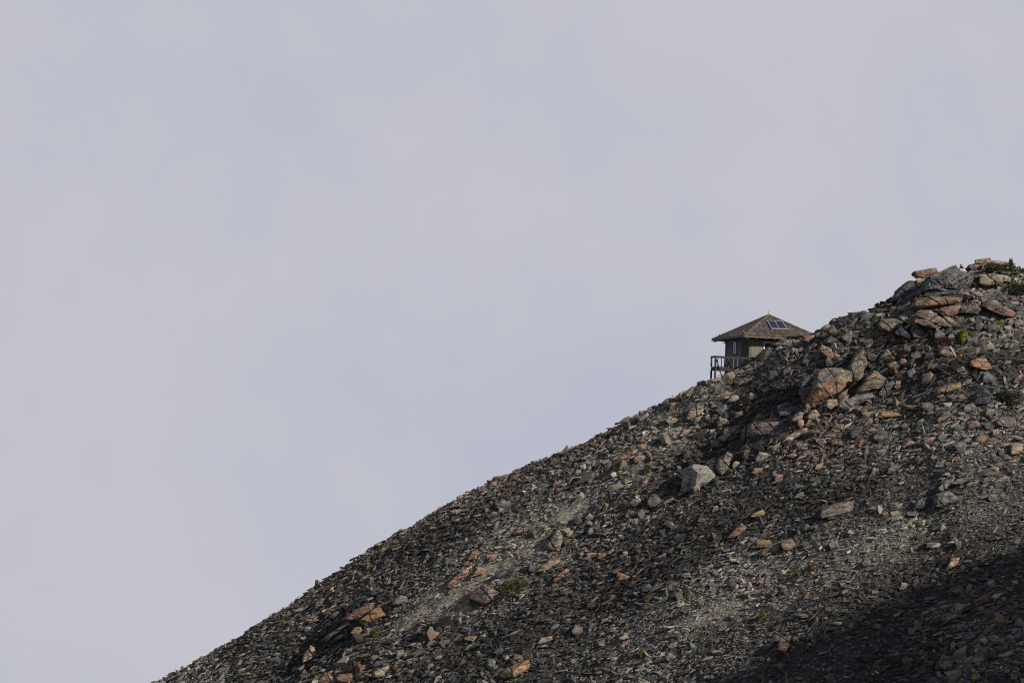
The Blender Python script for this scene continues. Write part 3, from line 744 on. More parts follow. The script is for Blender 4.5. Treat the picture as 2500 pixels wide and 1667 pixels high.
rocks = []      # dicts for the labels
seed = 100
for line in ROCKS.strip().split('\n'):
    f = (line + '|||||').split('|')
    T = TILE[f[0]]
    pts = []
    for s in f[1].split():
        a, b = s.split(',')
        pts.append((T[0] + float(a) / T[2], T[1] + float(b) / T[2]))
    opt = {'_tile': T}
    for s in f[3].split():
        k, v = s.split('=', 1)
        opt[k] = v
    if f[0] == 'A' and area_of(pts) > 900:
        opt.setdefault('lean', '.22')
        opt.setdefault('bul', '.38')
        opt.setdefault('near', '.35')
    rocks.append(dict(pts=pts, spec=f[2], opt=opt, label=f[4].strip(), lm=f[5].strip()))

# ---- further middling rocks between them, where the photograph has loose blocks without a shape worth tracing
occ = [(sum(p[0] for p in r['pts']) / len(r['pts']), sum(p[1] for p in r['pts']) / len(r['pts']), math.sqrt(area_of(r['pts'])) * .75) for r in rocks]
rr = random.Random(77)
tries = 0
made = 0
while made < 150 and tries < 30000:
    tries += 1
    px, py = (rr.uniform(560, 2490), rr.uniform(700, 1650)) if made % 3 == 0 else (rr.uniform(1750, 2490), rr.uniform(690, 1120))
    if py > 1500 and px < 760: continue
    r = rr.uniform(9, 16) * (1.55 if px > 1700 and py < 1100 else 1)
    if any((px - a) ** 2 + (py - b) ** 2 < (r + c + 3) ** 2 for a, b, c in occ): continue
    if terrain_depth(px, py - 26) is None: continue
    n = rr.choice((4, 4, 5, 5, 6))
    ang = math.radians(rr.gauss(-26, 18))
    asp = rr.uniform(.36, .75)
    pts = []
    for k in range(n):
        a = 2 * math.pi * (k + rr.uniform(-.3, .3)) / n + .6
        q = rr.uniform(.75, 1.1)
        u, v = r * 1.25 * q * math.cos(a), r * 1.25 * asp * q * math.sin(a)
        pts.append((px + u * math.cos(ang) - v * math.sin(ang), py + u * math.sin(ang) + v * math.cos(ang)))
    spec = rr.choice(['slate+grey:.4', 'slate+brown:.4', 'grey+lich:.4', 'lich+orange:.35', 'brown+grey:.4', 'slate+lich:.4', 'brown+lich:.4', 'brown+rust:.4', 'rust+brown:.4', 'lich+grey:.4', 'dslate+grey:.3'])
    rocks.append(dict(pts=pts, spec=spec, opt={}, label='', lm=''))
    occ.append((px, py, r))
    made += 1


def shape_of(pts):
    cx, cy = sum(p[0] for p in pts) / len(pts), sum(p[1] for p in pts) / len(pts)
    best = None
    for k in range(18):
        a = math.pi * k / 18
        u = [p[0] * math.cos(a) + p[1] * math.sin(a) for p in pts]
        v = [-p[0] * math.sin(a) + p[1] * math.cos(a) for p in pts]
        w, h = max(u) - min(u), max(v) - min(v)
        if best is None or w * h < best[0]: best = (w * h, max(w, h), min(w, h))
    return cx, cy, best[1], best[2]


for r in rocks:
    cx, cy, lo, sh = shape_of(r['pts'])
    r['c'] = (cx, cy)
    ar = area_of(r['pts'])
    r['area'] = ar
    asp = lo / max(sh, 1)
    r['size'] = 'big' if ar > 3200 else 'middling' if ar > 900 else 'small'
    r['shape'] = 'slab' if asp > 1.9 else 'wedge' if len(r['pts']) <= 4 else 'block'
    r['name'] = 'boulder' if ar > 4500 and asp < 1.9 else {'slab': 'flat_rock', 'wedge': 'wedge_rock', 'block': 'angular_rock'}[r['shape']]

# labels of the lesser rocks: what they look like and which side of which landmark they lie
LM = [r for r in rocks if r['lm']]
DIRS = ['right of', 'below and right of', 'below', 'below and left of', 'left of', 'above and left of', 'above', 'above and right of']
from collections import defaultdict
grp = defaultdict(list)
for r in rocks:
    if r['label']: continue
    near = sorted(LM, key=lambda m: math.dist(m['c'], r['c']) - .4 * math.sqrt(m['area']))[0]
    dx, dy = r['c'][0] - near['c'][0], r['c'][1] - near['c'][1]
    d = DIRS[int(round(math.atan2(dy, dx) / (math.pi / 4))) % 8]
    r['near'] = math.dist(near['c'], r['c'])
    r['words'] = (WORD[r['spec'].split('+')[0]], r['shape'], d, near['lm'])
    grp[r['words']].append(r)
for (cw, shp, d, lm), rs in grp.items():
    rs.sort(key=lambda r: r['near'])
    for k, r in enumerate(rs):
        if len(rs) == 1: rank = ''
        elif len(rs) == 2: rank = ('nearer ', 'farther ')[k]
        else: rank = ('nearest ', 'second nearest ', 'third nearest ', 'fourth nearest ', 'farthest ')[min(k, 4)]
        art = '' if not rank else 'the '
        r['label'] = f"{r['size']} {cw} {shp}, {rank}{d} {lm}" if not rank else f"{r['size']} {cw} {shp}, the {rank.strip()} one {d} {lm}"


# where a traced rock lies, no scree lies (the flakes are culled inside its outline, less a rim)
def fill_mask(mask, q):
    x0, x1 = int(max(0, min(p[0] for p in q))), int(min(2499, max(p[0] for p in q))) + 1
    y0, y1 = int(max(0, min(p[1] for p in q))), int(min(1666, max(p[1] for p in q))) + 1
    if x1 <= x0 or y1 <= y0: return
    X, Y = np.meshgrid(np.arange(x0, x1), np.arange(y0, y1))
    ins = np.zeros(X.shape, bool)
    for i in range(len(q)):
        (ax, ay), (bx, by) = q[i], q[i - 1]
        ins ^= ((ay > Y) != (by > Y)) & (X < (bx - ax) * (Y - ay) / ((by - ay) or 1e-9) + ax)
    mask[y0:y1, x0:x1] |= ins


ROCK_MASK = np.zeros((1667, 2500), bool)
for r in rocks:
    cx, cy = r['c']
    fill_mask(ROCK_MASK, [(cx + (p[0] - cx) * 1.0, cy + (p[1] - cy) * 1.0 + 1.5) for p in r['pts']])
CRAG_MASK = np.zeros((1667, 2500), bool)     # bare outcrop
fill_mask(CRAG_MASK, [(2165, 748), (2230, 690), (2330, 640), (2510, 640), (2510, 765), (2400, 790), (2330, 835), (2190, 832)])
# ------------------------------------------------------------------ zones of the slope (stone kinds), by where they lie
def blob(px, py, cx, cy, rx, ry, deg):
    a = math.radians(deg)
    dx, dy = px - cx, py - cy
    u = dx * math.cos(a) + dy * math.sin(a)
    v = -dx * math.sin(a) + dy * math.cos(a)
    return np.exp(-((u / rx) ** 2 + (v / ry) ** 2) * 1.2)


Z_GRAVEL = [(1290, 1325, 44, 14, -8), (1300, 1345, 40, 12, -10), (1195, 1395, 70, 24, -38), (1100, 1465, 55, 26, -40), (1130, 1490, 22, 26, 0),
            (1075, 1500, 40, 22, -35), (1655, 1065, 26, 26, -30), (1780, 962, 34, 12, -10), (1870, 1014, 24, 6, 0),
            (1065, 1450, 60, 12, -32), (1010, 1510, 70, 18, -32), (1390, 1255, 60, 16, -35), (2400, 705, 40, 16, 0),
            (1350, 1370, 26, 8, -20), (1750, 1500, 80, 22, -20), (1750, 940, 50, 10, -25)]
Z_PALE = [(1480, 1200, 130, 60, -30), (1600, 960, 130, 40, -27), (1330, 1270, 150, 45, -35), (1180, 1420, 150, 50, -38),
          (1760, 930, 130, 34, -25), (1850, 1430, 260, 70, -22), (2150, 1330, 220, 60, -20), (1640, 1040, 110, 50, -30),
          (1960, 875, 120, 26, -20), (1450, 1150, 110, 40, -33), (2300, 1060, 180, 60, -15), (2440, 800, 90, 60, 0)]
Z_RUST = [(1990, 1110, 110, 50, -25), (1130, 1205, 150, 32, -30), (900, 1380, 170, 46, -36), (1480, 1085, 90, 30, -30),
          (760, 1490, 90, 40, -35), (900, 1640, 160, 40, -20), (2000, 1010, 90, 50, 0), (2230, 860, 120, 40, 0)]
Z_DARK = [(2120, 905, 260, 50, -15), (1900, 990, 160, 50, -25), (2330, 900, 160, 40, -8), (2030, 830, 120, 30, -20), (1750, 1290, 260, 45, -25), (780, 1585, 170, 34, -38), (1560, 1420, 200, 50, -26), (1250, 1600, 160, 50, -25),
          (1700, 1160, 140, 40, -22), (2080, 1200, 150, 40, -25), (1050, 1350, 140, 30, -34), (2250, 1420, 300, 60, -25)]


def zone(px, py, lst):
    v = np.zeros_like(px)
    for z in lst:
        v = np.maximum(v, blob(px, py, *z))
    return v


# ------------------------------------------------------------------ the ground: one sheet out to the horizon
def lines(a, b, step, far, n):
    core = np.arange(a, b + 1e-6, step)
    g = np.geomspace(1.0, 1 + far, n) - 1
    return np.concatenate([(a - g[1:])[::-1], core, b + g[1:]])


xs = lines(-44, 54, .24, 3500, 50)
ys = lines(194, 260, .24, 3500, 64)
GX, GY = np.meshgrid(xs, ys)
GZ = hill(GX, GY)
nx, ny = len(xs), len(ys)
verts = np.stack([GX, GY, GZ], -1).reshape(-1, 3)
idx = np.arange(nx * ny).reshape(ny, nx)
quads = np.stack([idx[:-1, :-1], idx[:-1, 1:], idx[1:, 1:], idx[1:, :-1]], -1).reshape(-1, 4)


def fast_mesh(name, verts, faces_flat, starts, totals, mat, tint):
    me = bpy.data.meshes.new(name)
    me.vertices.add(len(verts))
    me.vertices.foreach_set('co', np.ascontiguousarray(verts, np.float32).ravel())
    me.loops.add(len(faces_flat))
    me.loops.foreach_set('vertex_index', np.ascontiguousarray(faces_flat, np.int32))
    me.polygons.add(len(starts))
    me.polygons.foreach_set('loop_start', np.ascontiguousarray(starts, np.int32))
    me.polygons.foreach_set('loop_total', np.ascontiguousarray(totals, np.int32))
    me.update(calc_edges=True)
    me.shade_flat()
    me.materials.append(mat)
    set_tint(me, tint)
    o = bpy.data.objects.new(name, me)
    COL.objects.link(o)
    return o


ppx, ppy = project(verts[:, 0], np.maximum(verts[:, 1], 20), verts[:, 2])
gv, pv = zone(ppx, ppy, Z_GRAVEL), zone(ppx, ppy, Z_PALE)
gv = np.clip(gv * (1 + 2.2 * fbm(verts[:, 0] * .8, verts[:, 1] * .8, 73, 3)), 0, 1)
nz = fbm(verts[:, 0] * 1.2, verts[:, 1] * 1.2, 71, 3)[:, None]
gt = np.array([.055, .053, .052]) * (1 + .8 * nz)
gt = gt + (np.array([.16, .15, .125]) - gt) * (pv * .45)[:, None]
gt = gt + (np.array([.27, .24, .19]) - gt) * np.clip(gv * 1.2, 0, 1)[:, None]
q = fast_mesh('hillside', verts, quads.ravel(), np.arange(len(quads)) * 4, np.full(len(quads), 4), M_GROUND, gt)
tag(q, 'dark rocky hillside of scree and gravel rising to the right', 'hillside', kind='structure')

sx_ = np.concatenate([np.linspace(-95, -8, 50), np.linspace(-7, 7, 41), np.linspace(8, 95, 50)]) + SPUR_X
sy_ = np.arange(SPUR_Y[0], SPUR_Y[-1], .5)
SX, SY = np.meshgrid(sx_, sy_)
SZ = spur(SX, SY)
sv = np.stack([SX, SY, SZ], -1).reshape(-1, 3)
si = np.arange(len(sx_) * len(sy_)).reshape(len(sy_), len(sx_))
sq = np.stack([si[:-1, :-1], si[:-1, 1:], si[1:, 1:], si[1:, :-1]], -1).reshape(-1, 4)
st_ = np.array([.09, .085, .078]) * (1 + .9 * fbm(sv[:, 0] * .5, sv[:, 1] * .5, 72, 4)[:, None])
q = fast_mesh('rocky_hill', sv, sq.ravel(), np.arange(len(sq)) * 4, np.full(len(sq), 4), M_GROUND, st_)
tag(q, 'neighbouring dark rock ridge standing right of the hillside', 'hill', kind='structure')

# ------------------------------------------------------------------ scree: countless slaty flakes, one object
def flake_protos(n):
    out, ids = [], []
    for k in range(n):
        bm = bmesh.new()
        m = random.randint(4, 7)
        chunky = k % 6 == 0
        if chunky: m = random.randint(5, 7)
        th = random.uniform(.30, .55) if chunky else random.uniform(.06, .16)
        angs = sorted(random.uniform(0, 2 * math.pi) for _ in range(m))
        for a in angs:
            r = random.uniform(.6, 1.0)
            x, y = r * math.cos(a) * .64, r * math.sin(a) * random.uniform(.17, .36)
            s = random.uniform(.62, .98)
            if chunky:
                x, y = r * math.cos(a) * .55, r * math.sin(a) * .36
                bm.verts.new((x * random.uniform(.6, 1), y * random.uniform(.6, 1), -th * random.uniform(.2, .7)))
                bm.verts.new((x * random.uniform(.45, 1), y * random.uniform(.45, 1), th * random.uniform(.15, .8)))
                continue
            bm.verts.new((x, y, -th / 2))
            bm.verts.new((x * s + random.uniform(-.06, .06), y * s + random.uniform(-.05, .05), th / 2 + random.uniform(-.04, .04)))
        bmesh.ops.convex_hull(bm, input=bm.verts)
        bmesh.ops.delete(bm, geom=[v for v in bm.verts if not v.link_faces], context='VERTS')
        bmesh.ops.triangulate(bm, faces=bm.faces)
        bm.verts.index_update()
        vs = np.array([v.co[:] for v in bm.verts])
        fs = np.array([[v.index for v in f.verts] for f in bm.faces])
        out.append((vs, fs))
        if chunky: ids.append(k)
        bm.free()
    return out, np.array(ids)


PROTOS, CHUNKY = flake_protos(60)
FLAKY = np.setdiff1d(np.arange(len(PROTOS)), CHUNKY)
PAL = np.array([(.046, .045, .046), (.140, .134, .126), (.25, .236, .205), (.34, .30, .245), (.27, .205, .15), (.20, .122, .09), (.28, .165, .105), (.085, .086, .095), (.42, .41, .37)])
PAL = PAL * np.array([1.0, .99, .965])
P0 = np.array([.42, .25, .10, .035, .06, .025, .006, .12, .012])
PP = np.array([.14, .30, .28, .10, .07, .03, .01, .04, .04])
PR = np.array([.24, .18, .10, .07, .19, .16, .05, .02, .005])
PD = np.array([.60, .16, .04, .01, .03, .02, .01, .13, .004])
PG = np.array([.08, .20, .26, .26, .16, .01, .01, .01, .02])


Z_BLOCK = [(2150, 900, 380, 130, -12), (2350, 760, 260, 150, 0), (1900, 1010, 240, 90, -25), (1500, 1210, 120, 50, -30), (2330, 1600, 260, 90, -20), (900, 1600, 180, 60, -25)]


Z_FINE = [(1900, 1460, 360, 70, -25), (1520, 1580, 260, 60, -25), (2280, 1310, 300, 60, -20), (1230, 1370, 160, 40, -36), (1430, 1230, 140, 45, -30), (2150, 1210, 260, 45, -20),
          (1010, 1500, 120, 30, -34), (1640, 1000, 60, 40, -25), (2050, 1600, 200, 40, -22), (1060, 1240, 160, 24, -30), (800, 1450, 160, 24, -36)]


def in_mask(mask, px, py):
    ix = np.clip(px.astype(int), 0, 2499)
    iy = np.clip(py.astype(int), 0, 1666)
    return mask[iy, ix] & (px >= 0) & (px < 2560) & (py < 1667)


def in_rock(px, py):
    ix = np.clip(px.astype(int), 0, 2499)
    iy = np.clip(py.astype(int), 0, 1666)
    return ROCK_MASK[iy, ix] & (px >= 0) & (px < 2500) & (py < 1667)


def scatter(n, smin, smax, power, lift, y_lo=205.0, block=False):
    n = int(n * 1.2)
    x = RNG.uniform(-37, 61, n)
    y = RNG.uniform(y_lo, 256, n)
    z = hill(x, y)
    px, py = project(x, y, z)
    keep = (px > -160) & (px < 2950) & (py < 1830)
    g = np.clip(zone(px, py, Z_GRAVEL) * (1 + 2.2 * fbm(x * .8, y * .8, 73, 3)), 0, 1)
    size = smin * (smax / smin) ** (RNG.random(n) ** power)
    keep &= RNG.random(n) > np.clip(g * .95, 0, .8) * np.clip((size - .10) / .12, 0, 1)
    fine = np.clip(zone(px, py, Z_FINE) * 1.3 + .9 * fbm(x * .16, y * .16, 83, 3), 0, 1)
    keep &= RNG.random(n) > fine * .75 * np.clip((size - .22) / .2, 0, 1)
    crag = in_mask(CRAG_MASK, px, py)
    keep &= ~(crag & (RNG.random(n) > np.where(size > .5, .55, .35)))
    keep &= ~(in_rock(px, py) & (RNG.random(n) > .05))
    if block:
        keep &= RNG.random(n) < zone(px, py, Z_BLOCK)
    x, y, z, px, py, size = [a[keep] for a in (x, y, z, px, py, size)]
    n = len(x)
    nrm = terrain_normal(x, y, .6)
    # flakes are stacked like tiles, lying flatter than the slope, so their broken edges show
    nrm = nrm * .55 + np.array([-.20, -.10, .60]) + RNG.normal(0, .21, (n, 3))
    nrm /= np.linalg.norm(nrm, axis=1, keepdims=True)
    t = np.stack([np.ones(n), -.10 + RNG.normal(0, .36, n), .40 + RNG.normal(0, .17, n)], -1)
    t *= np.where(RNG.random(n) < .5, 1, -1)[:, None]
    wild = RNG.random(n) < (.45 if block else .19)
    t[wild] = RNG.normal(0, 1, (wild.sum(), 3))
    nrm[wild] = RNG.normal(0, 1, (wild.sum(), 3)) + np.array([0, -.3, .6])
    nrm /= np.linalg.norm(nrm, axis=1, keepdims=True)
    t -= nrm * (t * nrm).sum(1, keepdims=True)
    t /= np.linalg.norm(t, axis=1, keepdims=True)
    b = np.cross(nrm, t)
    # colour by zone
    zp, zr, zd, zg = [zone(px, py, L) for L in (Z_PALE, Z_RUST, Z_DARK, Z_GRAVEL)]
    # beds of darker and paler stone streak up to the right
    ua, va = px * .906 - py * .423, px * .423 + py * .906
    patch = fbm(px * .012, py * .012, 91, 3)
    bed = fbm(ua * .004, va * .022, 95, 4)
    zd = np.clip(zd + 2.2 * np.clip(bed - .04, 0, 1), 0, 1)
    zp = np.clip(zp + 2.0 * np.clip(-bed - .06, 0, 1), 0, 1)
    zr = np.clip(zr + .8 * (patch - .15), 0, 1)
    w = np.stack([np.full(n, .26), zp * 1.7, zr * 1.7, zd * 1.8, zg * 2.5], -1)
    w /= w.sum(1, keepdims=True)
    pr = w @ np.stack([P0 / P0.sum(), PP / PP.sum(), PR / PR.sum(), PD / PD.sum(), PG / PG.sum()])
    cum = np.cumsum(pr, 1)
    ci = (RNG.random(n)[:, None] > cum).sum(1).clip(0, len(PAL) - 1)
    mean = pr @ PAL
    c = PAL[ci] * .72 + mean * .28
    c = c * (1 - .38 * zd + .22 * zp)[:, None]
    c = c * RNG.uniform(.72, 1.25, n)[:, None] * (1 + RNG.normal(0, .03, (n, 3)))
    pi = FLAKY[RNG.integers(0, len(FLAKY), n)]
    few = RNG.random(n) < .05
    pi[few] = CHUNKY[RNG.integers(0, len(CHUNKY), few.sum())]
    if block:
        most = RNG.random(n) < .5
        pi[most] = CHUNKY[RNG.integers(0, len(CHUNKY), most.sum())]
        c = c * np.array([.80, .76, .72])
    V, F, T = [], [], []
    off = 0
    zs = RNG.uniform(.55, 1.3, n)
    up = RNG.uniform(-.10, lift, n) * size
    o = np.stack([x, y, z], -1) + nrm * up[:, None]
    for k, (pv_, pf) in enumerate(PROTOS):
        s = np.where(pi == k)[0]
        if not len(s): continue
        p = pv_[None] * size[s][:, None, None]
        pz = p[..., 2:3] * zs[s][:, None, None]
        vv = o[s][:, None] + p[..., 0:1] * t[s][:, None] + p[..., 1:2] * b[s][:, None] * 1.15 + pz * nrm[s][:, None]
        m = len(pv_)
        V.append(vv.reshape(-1, 3))
        T.append(np.repeat(c[s], m, 0))
        F.append((pf[None] + (np.arange(len(s)) * m)[:, None, None] + off).reshape(-1, 3))
        off += len(s) * m
    return np.concatenate(V), np.concatenate(F), np.concatenate(T)


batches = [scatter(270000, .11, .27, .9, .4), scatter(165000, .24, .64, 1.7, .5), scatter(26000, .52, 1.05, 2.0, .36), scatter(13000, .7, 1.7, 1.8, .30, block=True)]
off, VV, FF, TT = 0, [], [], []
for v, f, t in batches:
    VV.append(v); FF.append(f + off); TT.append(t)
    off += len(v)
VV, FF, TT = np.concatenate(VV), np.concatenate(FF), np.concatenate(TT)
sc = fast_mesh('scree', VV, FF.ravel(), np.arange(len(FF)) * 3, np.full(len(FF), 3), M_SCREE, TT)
tag(sc, 'loose dark slaty scree covering the hillside', 'scree', kind='stuff')
print('scree faces', len(FF))
for k, r in enumerate(rocks):
    r['ob'] = add_rock(r['pts'], r['spec'], r['opt'], r['name'], 1000 + k * 7)
    tag(r['ob'], r['label'], 'rock' if r['name'] != 'boulder' else 'boulder', 'rocks lying on the hillside')
print('rocks', len(rocks), 'dup labels', len(rocks) - len({r['label'] for r in rocks}))
for r in rocks:
    n = len(r['label'].split())
    if n < 4 or n > 16: print('LEN', n, r['label'])
# ------------------------------------------------------------------ the fire lookout cabin
CZ = (1700, 740, 7.128)
C0 = at_depth(1828.4, 900.0, 253.0)
TH = math.radians(17.5)
# the old cabin has settled a little towards its right
CROT = Matrix.Rotation(math.radians(1.8), 3, 'Y') @ Matrix.Rotation(TH, 3, 'Z')
E1, E2, E3 = CROT.col[0].copy(), CROT.col[1].copy(), CROT.col[2].copy()


def zfit(x, y, py):
    z = 0.0
    for _ in range(8):
        w = C0 + E1 * x + E2 * y + E3 * z
        z += (project(w.x, w.y, w.z)[1] - py) * MPP
    return z


def cpix(zx, zy, axis, val):
    """photo point on a plane of the cabin (axis 'x' or 'y' in its own frame) -> cabin coordinates"""
    px, py = CZ[0] + zx / CZ[2], CZ[1] + zy / CZ[2]
    d = Vector(ray(px, py))
    n = E1 if axis == 'x' else E2
    p0 = C0 + n * val
    t = p0.dot(n) / d.dot(n)
    w = d * t - C0
    return Vector((w.dot(E1), w.dot(E2), w.dot(E3)))


def wood(name, a, b, scale=6.0, vert=True, rough=.85):
    m, nt, bs = new_mat(name, rough, .2)
    tcn = nt.nodes.new('ShaderNodeTexCoord')
    mpn = nt.nodes.new('ShaderNodeMapping')
    nt.links.new(tcn.outputs['Object'], mpn.inputs[0])
    mpn.inputs['Scale'].default_value = (2.5, 2.5, .25) if vert else (.3, .3, 2.5)
    nn = node(nt, 'ShaderNodeTexNoise', Scale=scale, Detail=5.0, Roughness=.65)
    nt.links.new(mpn.outputs[0], nn.inputs['Vector'])
    c = mixrgb(nt, 'MIX', ramp(nt, nn.outputs['Fac'], [(.3, 0.0), (.5, .5), (.7, 1.0)]), a, b)
    nt.links.new(c, bs.inputs['Base Color'])
    bp = node(nt, 'ShaderNodeBump', Strength=.4, Distance=.02)
    nt.links.new(nn.outputs['Fac'], bp.inputs['Height'])
    nt.links.new(bp.outputs[0], bs.inputs['Normal'])
    return m


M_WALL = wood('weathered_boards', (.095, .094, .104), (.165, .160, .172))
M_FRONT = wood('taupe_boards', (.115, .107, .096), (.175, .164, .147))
M_TRIM = wood('trim_boards', (.17, .15, .12), (.25, .22, .175))
M_DECK = wood('grey_deck_timber', (.032, .032, .034), (.058, .056, .057), vert=False)
M_DOOR = wood('dark_door', (.045, .038, .042), (.075, .062, .06))
M_WHITE = wood('white_paint', (.70, .70, .68), (.80, .80, .78), rough=.6)
M_STONE = wood('foundation_stone', (.10, .095, .09), (.2, .19, .17), 2.0)
m, nt, bs = new_mat('window_glass', .06, .8)
bs.inputs['Base Color'].default_value = (.018, .02, .032, 1)
M_GLASS = m
m, nt, bs = new_mat('solar_cells', .3, .3)
tcn = nt.nodes.new('ShaderNodeTexCoord')
br = node(nt, 'ShaderNodeTexBrick', Scale=1.0)
br.offset = 0
br.inputs['Color1'].default_value = (.012, .013, .030, 1)
br.inputs['Color2'].default_value = (.015, .016, .036, 1)
br.inputs['Mortar'].default_value = (.04, .042, .065, 1)
br.inputs['Mortar Size'].default_value = .008
br.inputs['Brick Width'].default_value = .16
br.inputs['Row Height'].default_value = .16
nt.links.new(tcn.outputs['Object'], br.inputs['Vector'])
nt.links.new(br.outputs['Color'], bs.inputs['Base Color'])
M_CELL = m
m, nt, bs = new_mat('aluminium', .35, .5)
bs.inputs['Base Color'].default_value = (.75, .76, .78, 1)
bs.inputs['Metallic'].default_value = .6
M_ALU = m
m, nt, bs = new_mat('dark_metal', .5, .4)
bs.inputs['Base Color'].default_value = (.05, .05, .05, 1)
M_METAL = m
# shingles carry their own weathered colours; the left slope's are lightened for sunlight
m, nt, bs = new_mat('wood_shingle', .9, .15)
at = node(nt, 'ShaderNodeAttribute', attribute_name='tint')
tcn = nt.nodes.new('ShaderNodeTexCoord')
nn = node(nt, 'ShaderNodeTexNoise', Scale=5.0, Detail=5.0, Roughness=.7)
nt.links.new(tcn.outputs['Object'], nn.inputs['Vector'])
nt.links.new(mixrgb(nt, 'MULTIPLY', 1.0, at.outputs['Color'], ramp(nt, nn.outputs['Fac'], [(.3, .6), (.5, 1.0), (.7, 1.4)])), bs.inputs['Base Color'])
M_SHINGLE = m

S = 5.2
OV = .9
cabin = empty('lookout_cabin', C0)
cabin.rotation_euler = CROT.to_euler()
tag(cabin, 'small brown wooden fire lookout cabin with a pyramid shingle roof on the ridge', 'cabin')
ez = zfit(-OV, -OV, 740 + 562 / 7.128)
az = zfit(S / 2, S / 2, 740 + 206 / 7.128)
R_ = S / 2 + OV
TANR = (az - ez) / R_
print('cabin eave', round(ez, 2), 'apex', round(az, 2))
wt = ez + OV * TANR - .06


def boards(mb, axis, lo, hi, z0, z1, face, w, rnd, out=.0):
    """a wall of upright boards standing proud of the core, with narrow gaps"""
    a = lo
    while a < hi - .01:
        b = min(hi, a + w * rnd.uniform(.85, 1.15))
        t = rnd.uniform(.012, .026)
        if axis == 'x':
            mb.box(a + .004, b - .004, face - t - out, face + .02, z0, z1)
        else:
            mb.box(face - t - out, face + .02, a + .004, b - .004, z0, z1)
        a = b


rc = random.Random(5)
core = MB()
core.box(.03, S - .03, .03, S - .03, -.25, wt)
core.build('inner_wall', M_WALL, cabin)
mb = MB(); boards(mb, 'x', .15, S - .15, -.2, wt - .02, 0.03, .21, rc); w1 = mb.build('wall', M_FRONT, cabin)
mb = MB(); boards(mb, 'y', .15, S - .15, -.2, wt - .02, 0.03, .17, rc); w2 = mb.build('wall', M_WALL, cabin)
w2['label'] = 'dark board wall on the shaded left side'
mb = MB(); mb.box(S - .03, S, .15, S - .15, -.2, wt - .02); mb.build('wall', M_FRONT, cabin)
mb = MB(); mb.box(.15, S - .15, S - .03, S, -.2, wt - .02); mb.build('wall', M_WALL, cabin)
for cx, cy in ((0, 0), (S, 0), (0, S), (S, S)):
    mb = MB()
    s = .15
    x0, x1 = (-.03, s) if cx == 0 else (S - s, S + .03)
    y0, y1 = (-.03, s) if cy == 0 else (S - s, S + .03)
    mb.box(x0, x1, y0, y1, -.22, wt - .03)
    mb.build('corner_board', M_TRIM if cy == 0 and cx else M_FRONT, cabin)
mb = MB()
mb.box(.06, S - .06, .06, S - .06, -3.0, -.24)
mb.build('foundation', M_STONE, cabin)
# front: shutter panel, white framed window of small panes, sill board
a, b = cpix(957, 660, 'y', -.05), cpix(1163, 945, 'y', -.05)
shut = MB()
n = 3
for k in range(n):
    xa = a.x + (b.x - a.x) * k / n
    xb = a.x + (b.x - a.x) * (k + 1) / n
    shut.box(xa + .006, xb - .006, -.055, -.002, b.z, a.z)
sh = shut.build('shutter', M_TRIM, cabin)
sb = MB()
for zz in (b.z + .15, a.z - .2):
    sb.box(a.x + .02, b.x - .02, -.085, -.056, zz, zz + .09)
sb.build('batten', M_TRIM, sh)
a = cpix(1170, 668, 'y', -.04)
wx0, wx1, wz1, wz0 = a.x, a.x + 1.9, a.z, b.z
wf = MB()
fw = .11
wf.box(wx0, wx0 + fw, -.075, -.004, wz0, wz1)
wf.box(wx1 - fw, wx1, -.075, -.004, wz0, wz1)
wf.box(wx0 + fw, wx1 - fw, -.072, -.004, wz1 - fw, wz1)
wf.box(wx0 + fw, wx1 - fw, -.072, -.004, wz0, wz0 + fw)
win = wf.build('window', M_WHITE, cabin)
win['label'] = 'white framed window of small square panes'
pn = MB(); pn.box(wx0 + fw, wx1 - fw, -.030, -.006, wz0 + fw, wz1 - fw); pn.build('pane', M_GLASS, win)
mu = MB()
for k in range(1, 8):
    x = wx0 + fw + (wx1 - wx0 - 2 * fw) * k / 8
    mu.box(x - .008, x + .008, -.048, -.031, wz0 + fw, wz1 - fw)
for k in range(1, 7):
    z = wz0 + fw + (wz1 - wz0 - 2 * fw) * k / 7
    mu.box(wx0 + fw, wx1 - fw, -.046, -.0315, z - .008, z + .008)
mu.build('muntin', M_TRIM, win)
mb = MB(); mb.box(-.05, S + .05, -.09, -.031, b.z - .22, b.z - .06); mb.build('sill_board', M_TRIM, cabin)
# left side: tall window reflecting the cloud, dark door with a small handle
p, q = cpix(705, 640, 'x', -.03), cpix(630, 900, 'x', -.03)
wl = MB()
wl.box(-.06, -.002, p.y, p.y + .06, q.z, p.z)
wl.box(-.06, -.002, q.y - .06, q.y, q.z, p.z)
wl.box(-.058, -.002, p.y + .06, q.y - .06, p.z - .07, p.z)
wl.box(-.058, -.002, p.y + .06, q.y - .06, q.z, q.z + .07)
wl.box(-.050, -.002, (p.y + q.y) / 2 - .02, (p.y + q.y) / 2 + .02, q.z + .07, p.z - .07)
wn = wl.build('window', M_WALL, cabin)
wn['label'] = 'tall dark framed window reflecting pale sky'
pn = MB()
pn.box(-.034, -.006, p.y + .06, (p.y + q.y) / 2 - .02, q.z + .07, p.z - .07)
pn.box(-.034, -.006, (p.y + q.y) / 2 + .02, q.y - .06, q.z + .07, p.z - .07)
pn.build('pane', M_GLASS, wn)
p, q = cpix(905, 650, 'x', -.03), cpix(772, 1135, 'x', -.03)
dr = MB()
dr.box(-.045, -.002, p.y + .02, q.y, .03, p.z)
do = dr.build('door', M_DOOR, cabin)
hd = MB(); hp = cpix(897, 925, 'x', -.06)
hd.box(-.085, -.046, hp.y + .02, hp.y + .14, hp.z - .02, hp.z + .02); hd.build('handle', M_ALU, do)
hk = MB(); hp = cpix(575, 688, 'x', -.1)
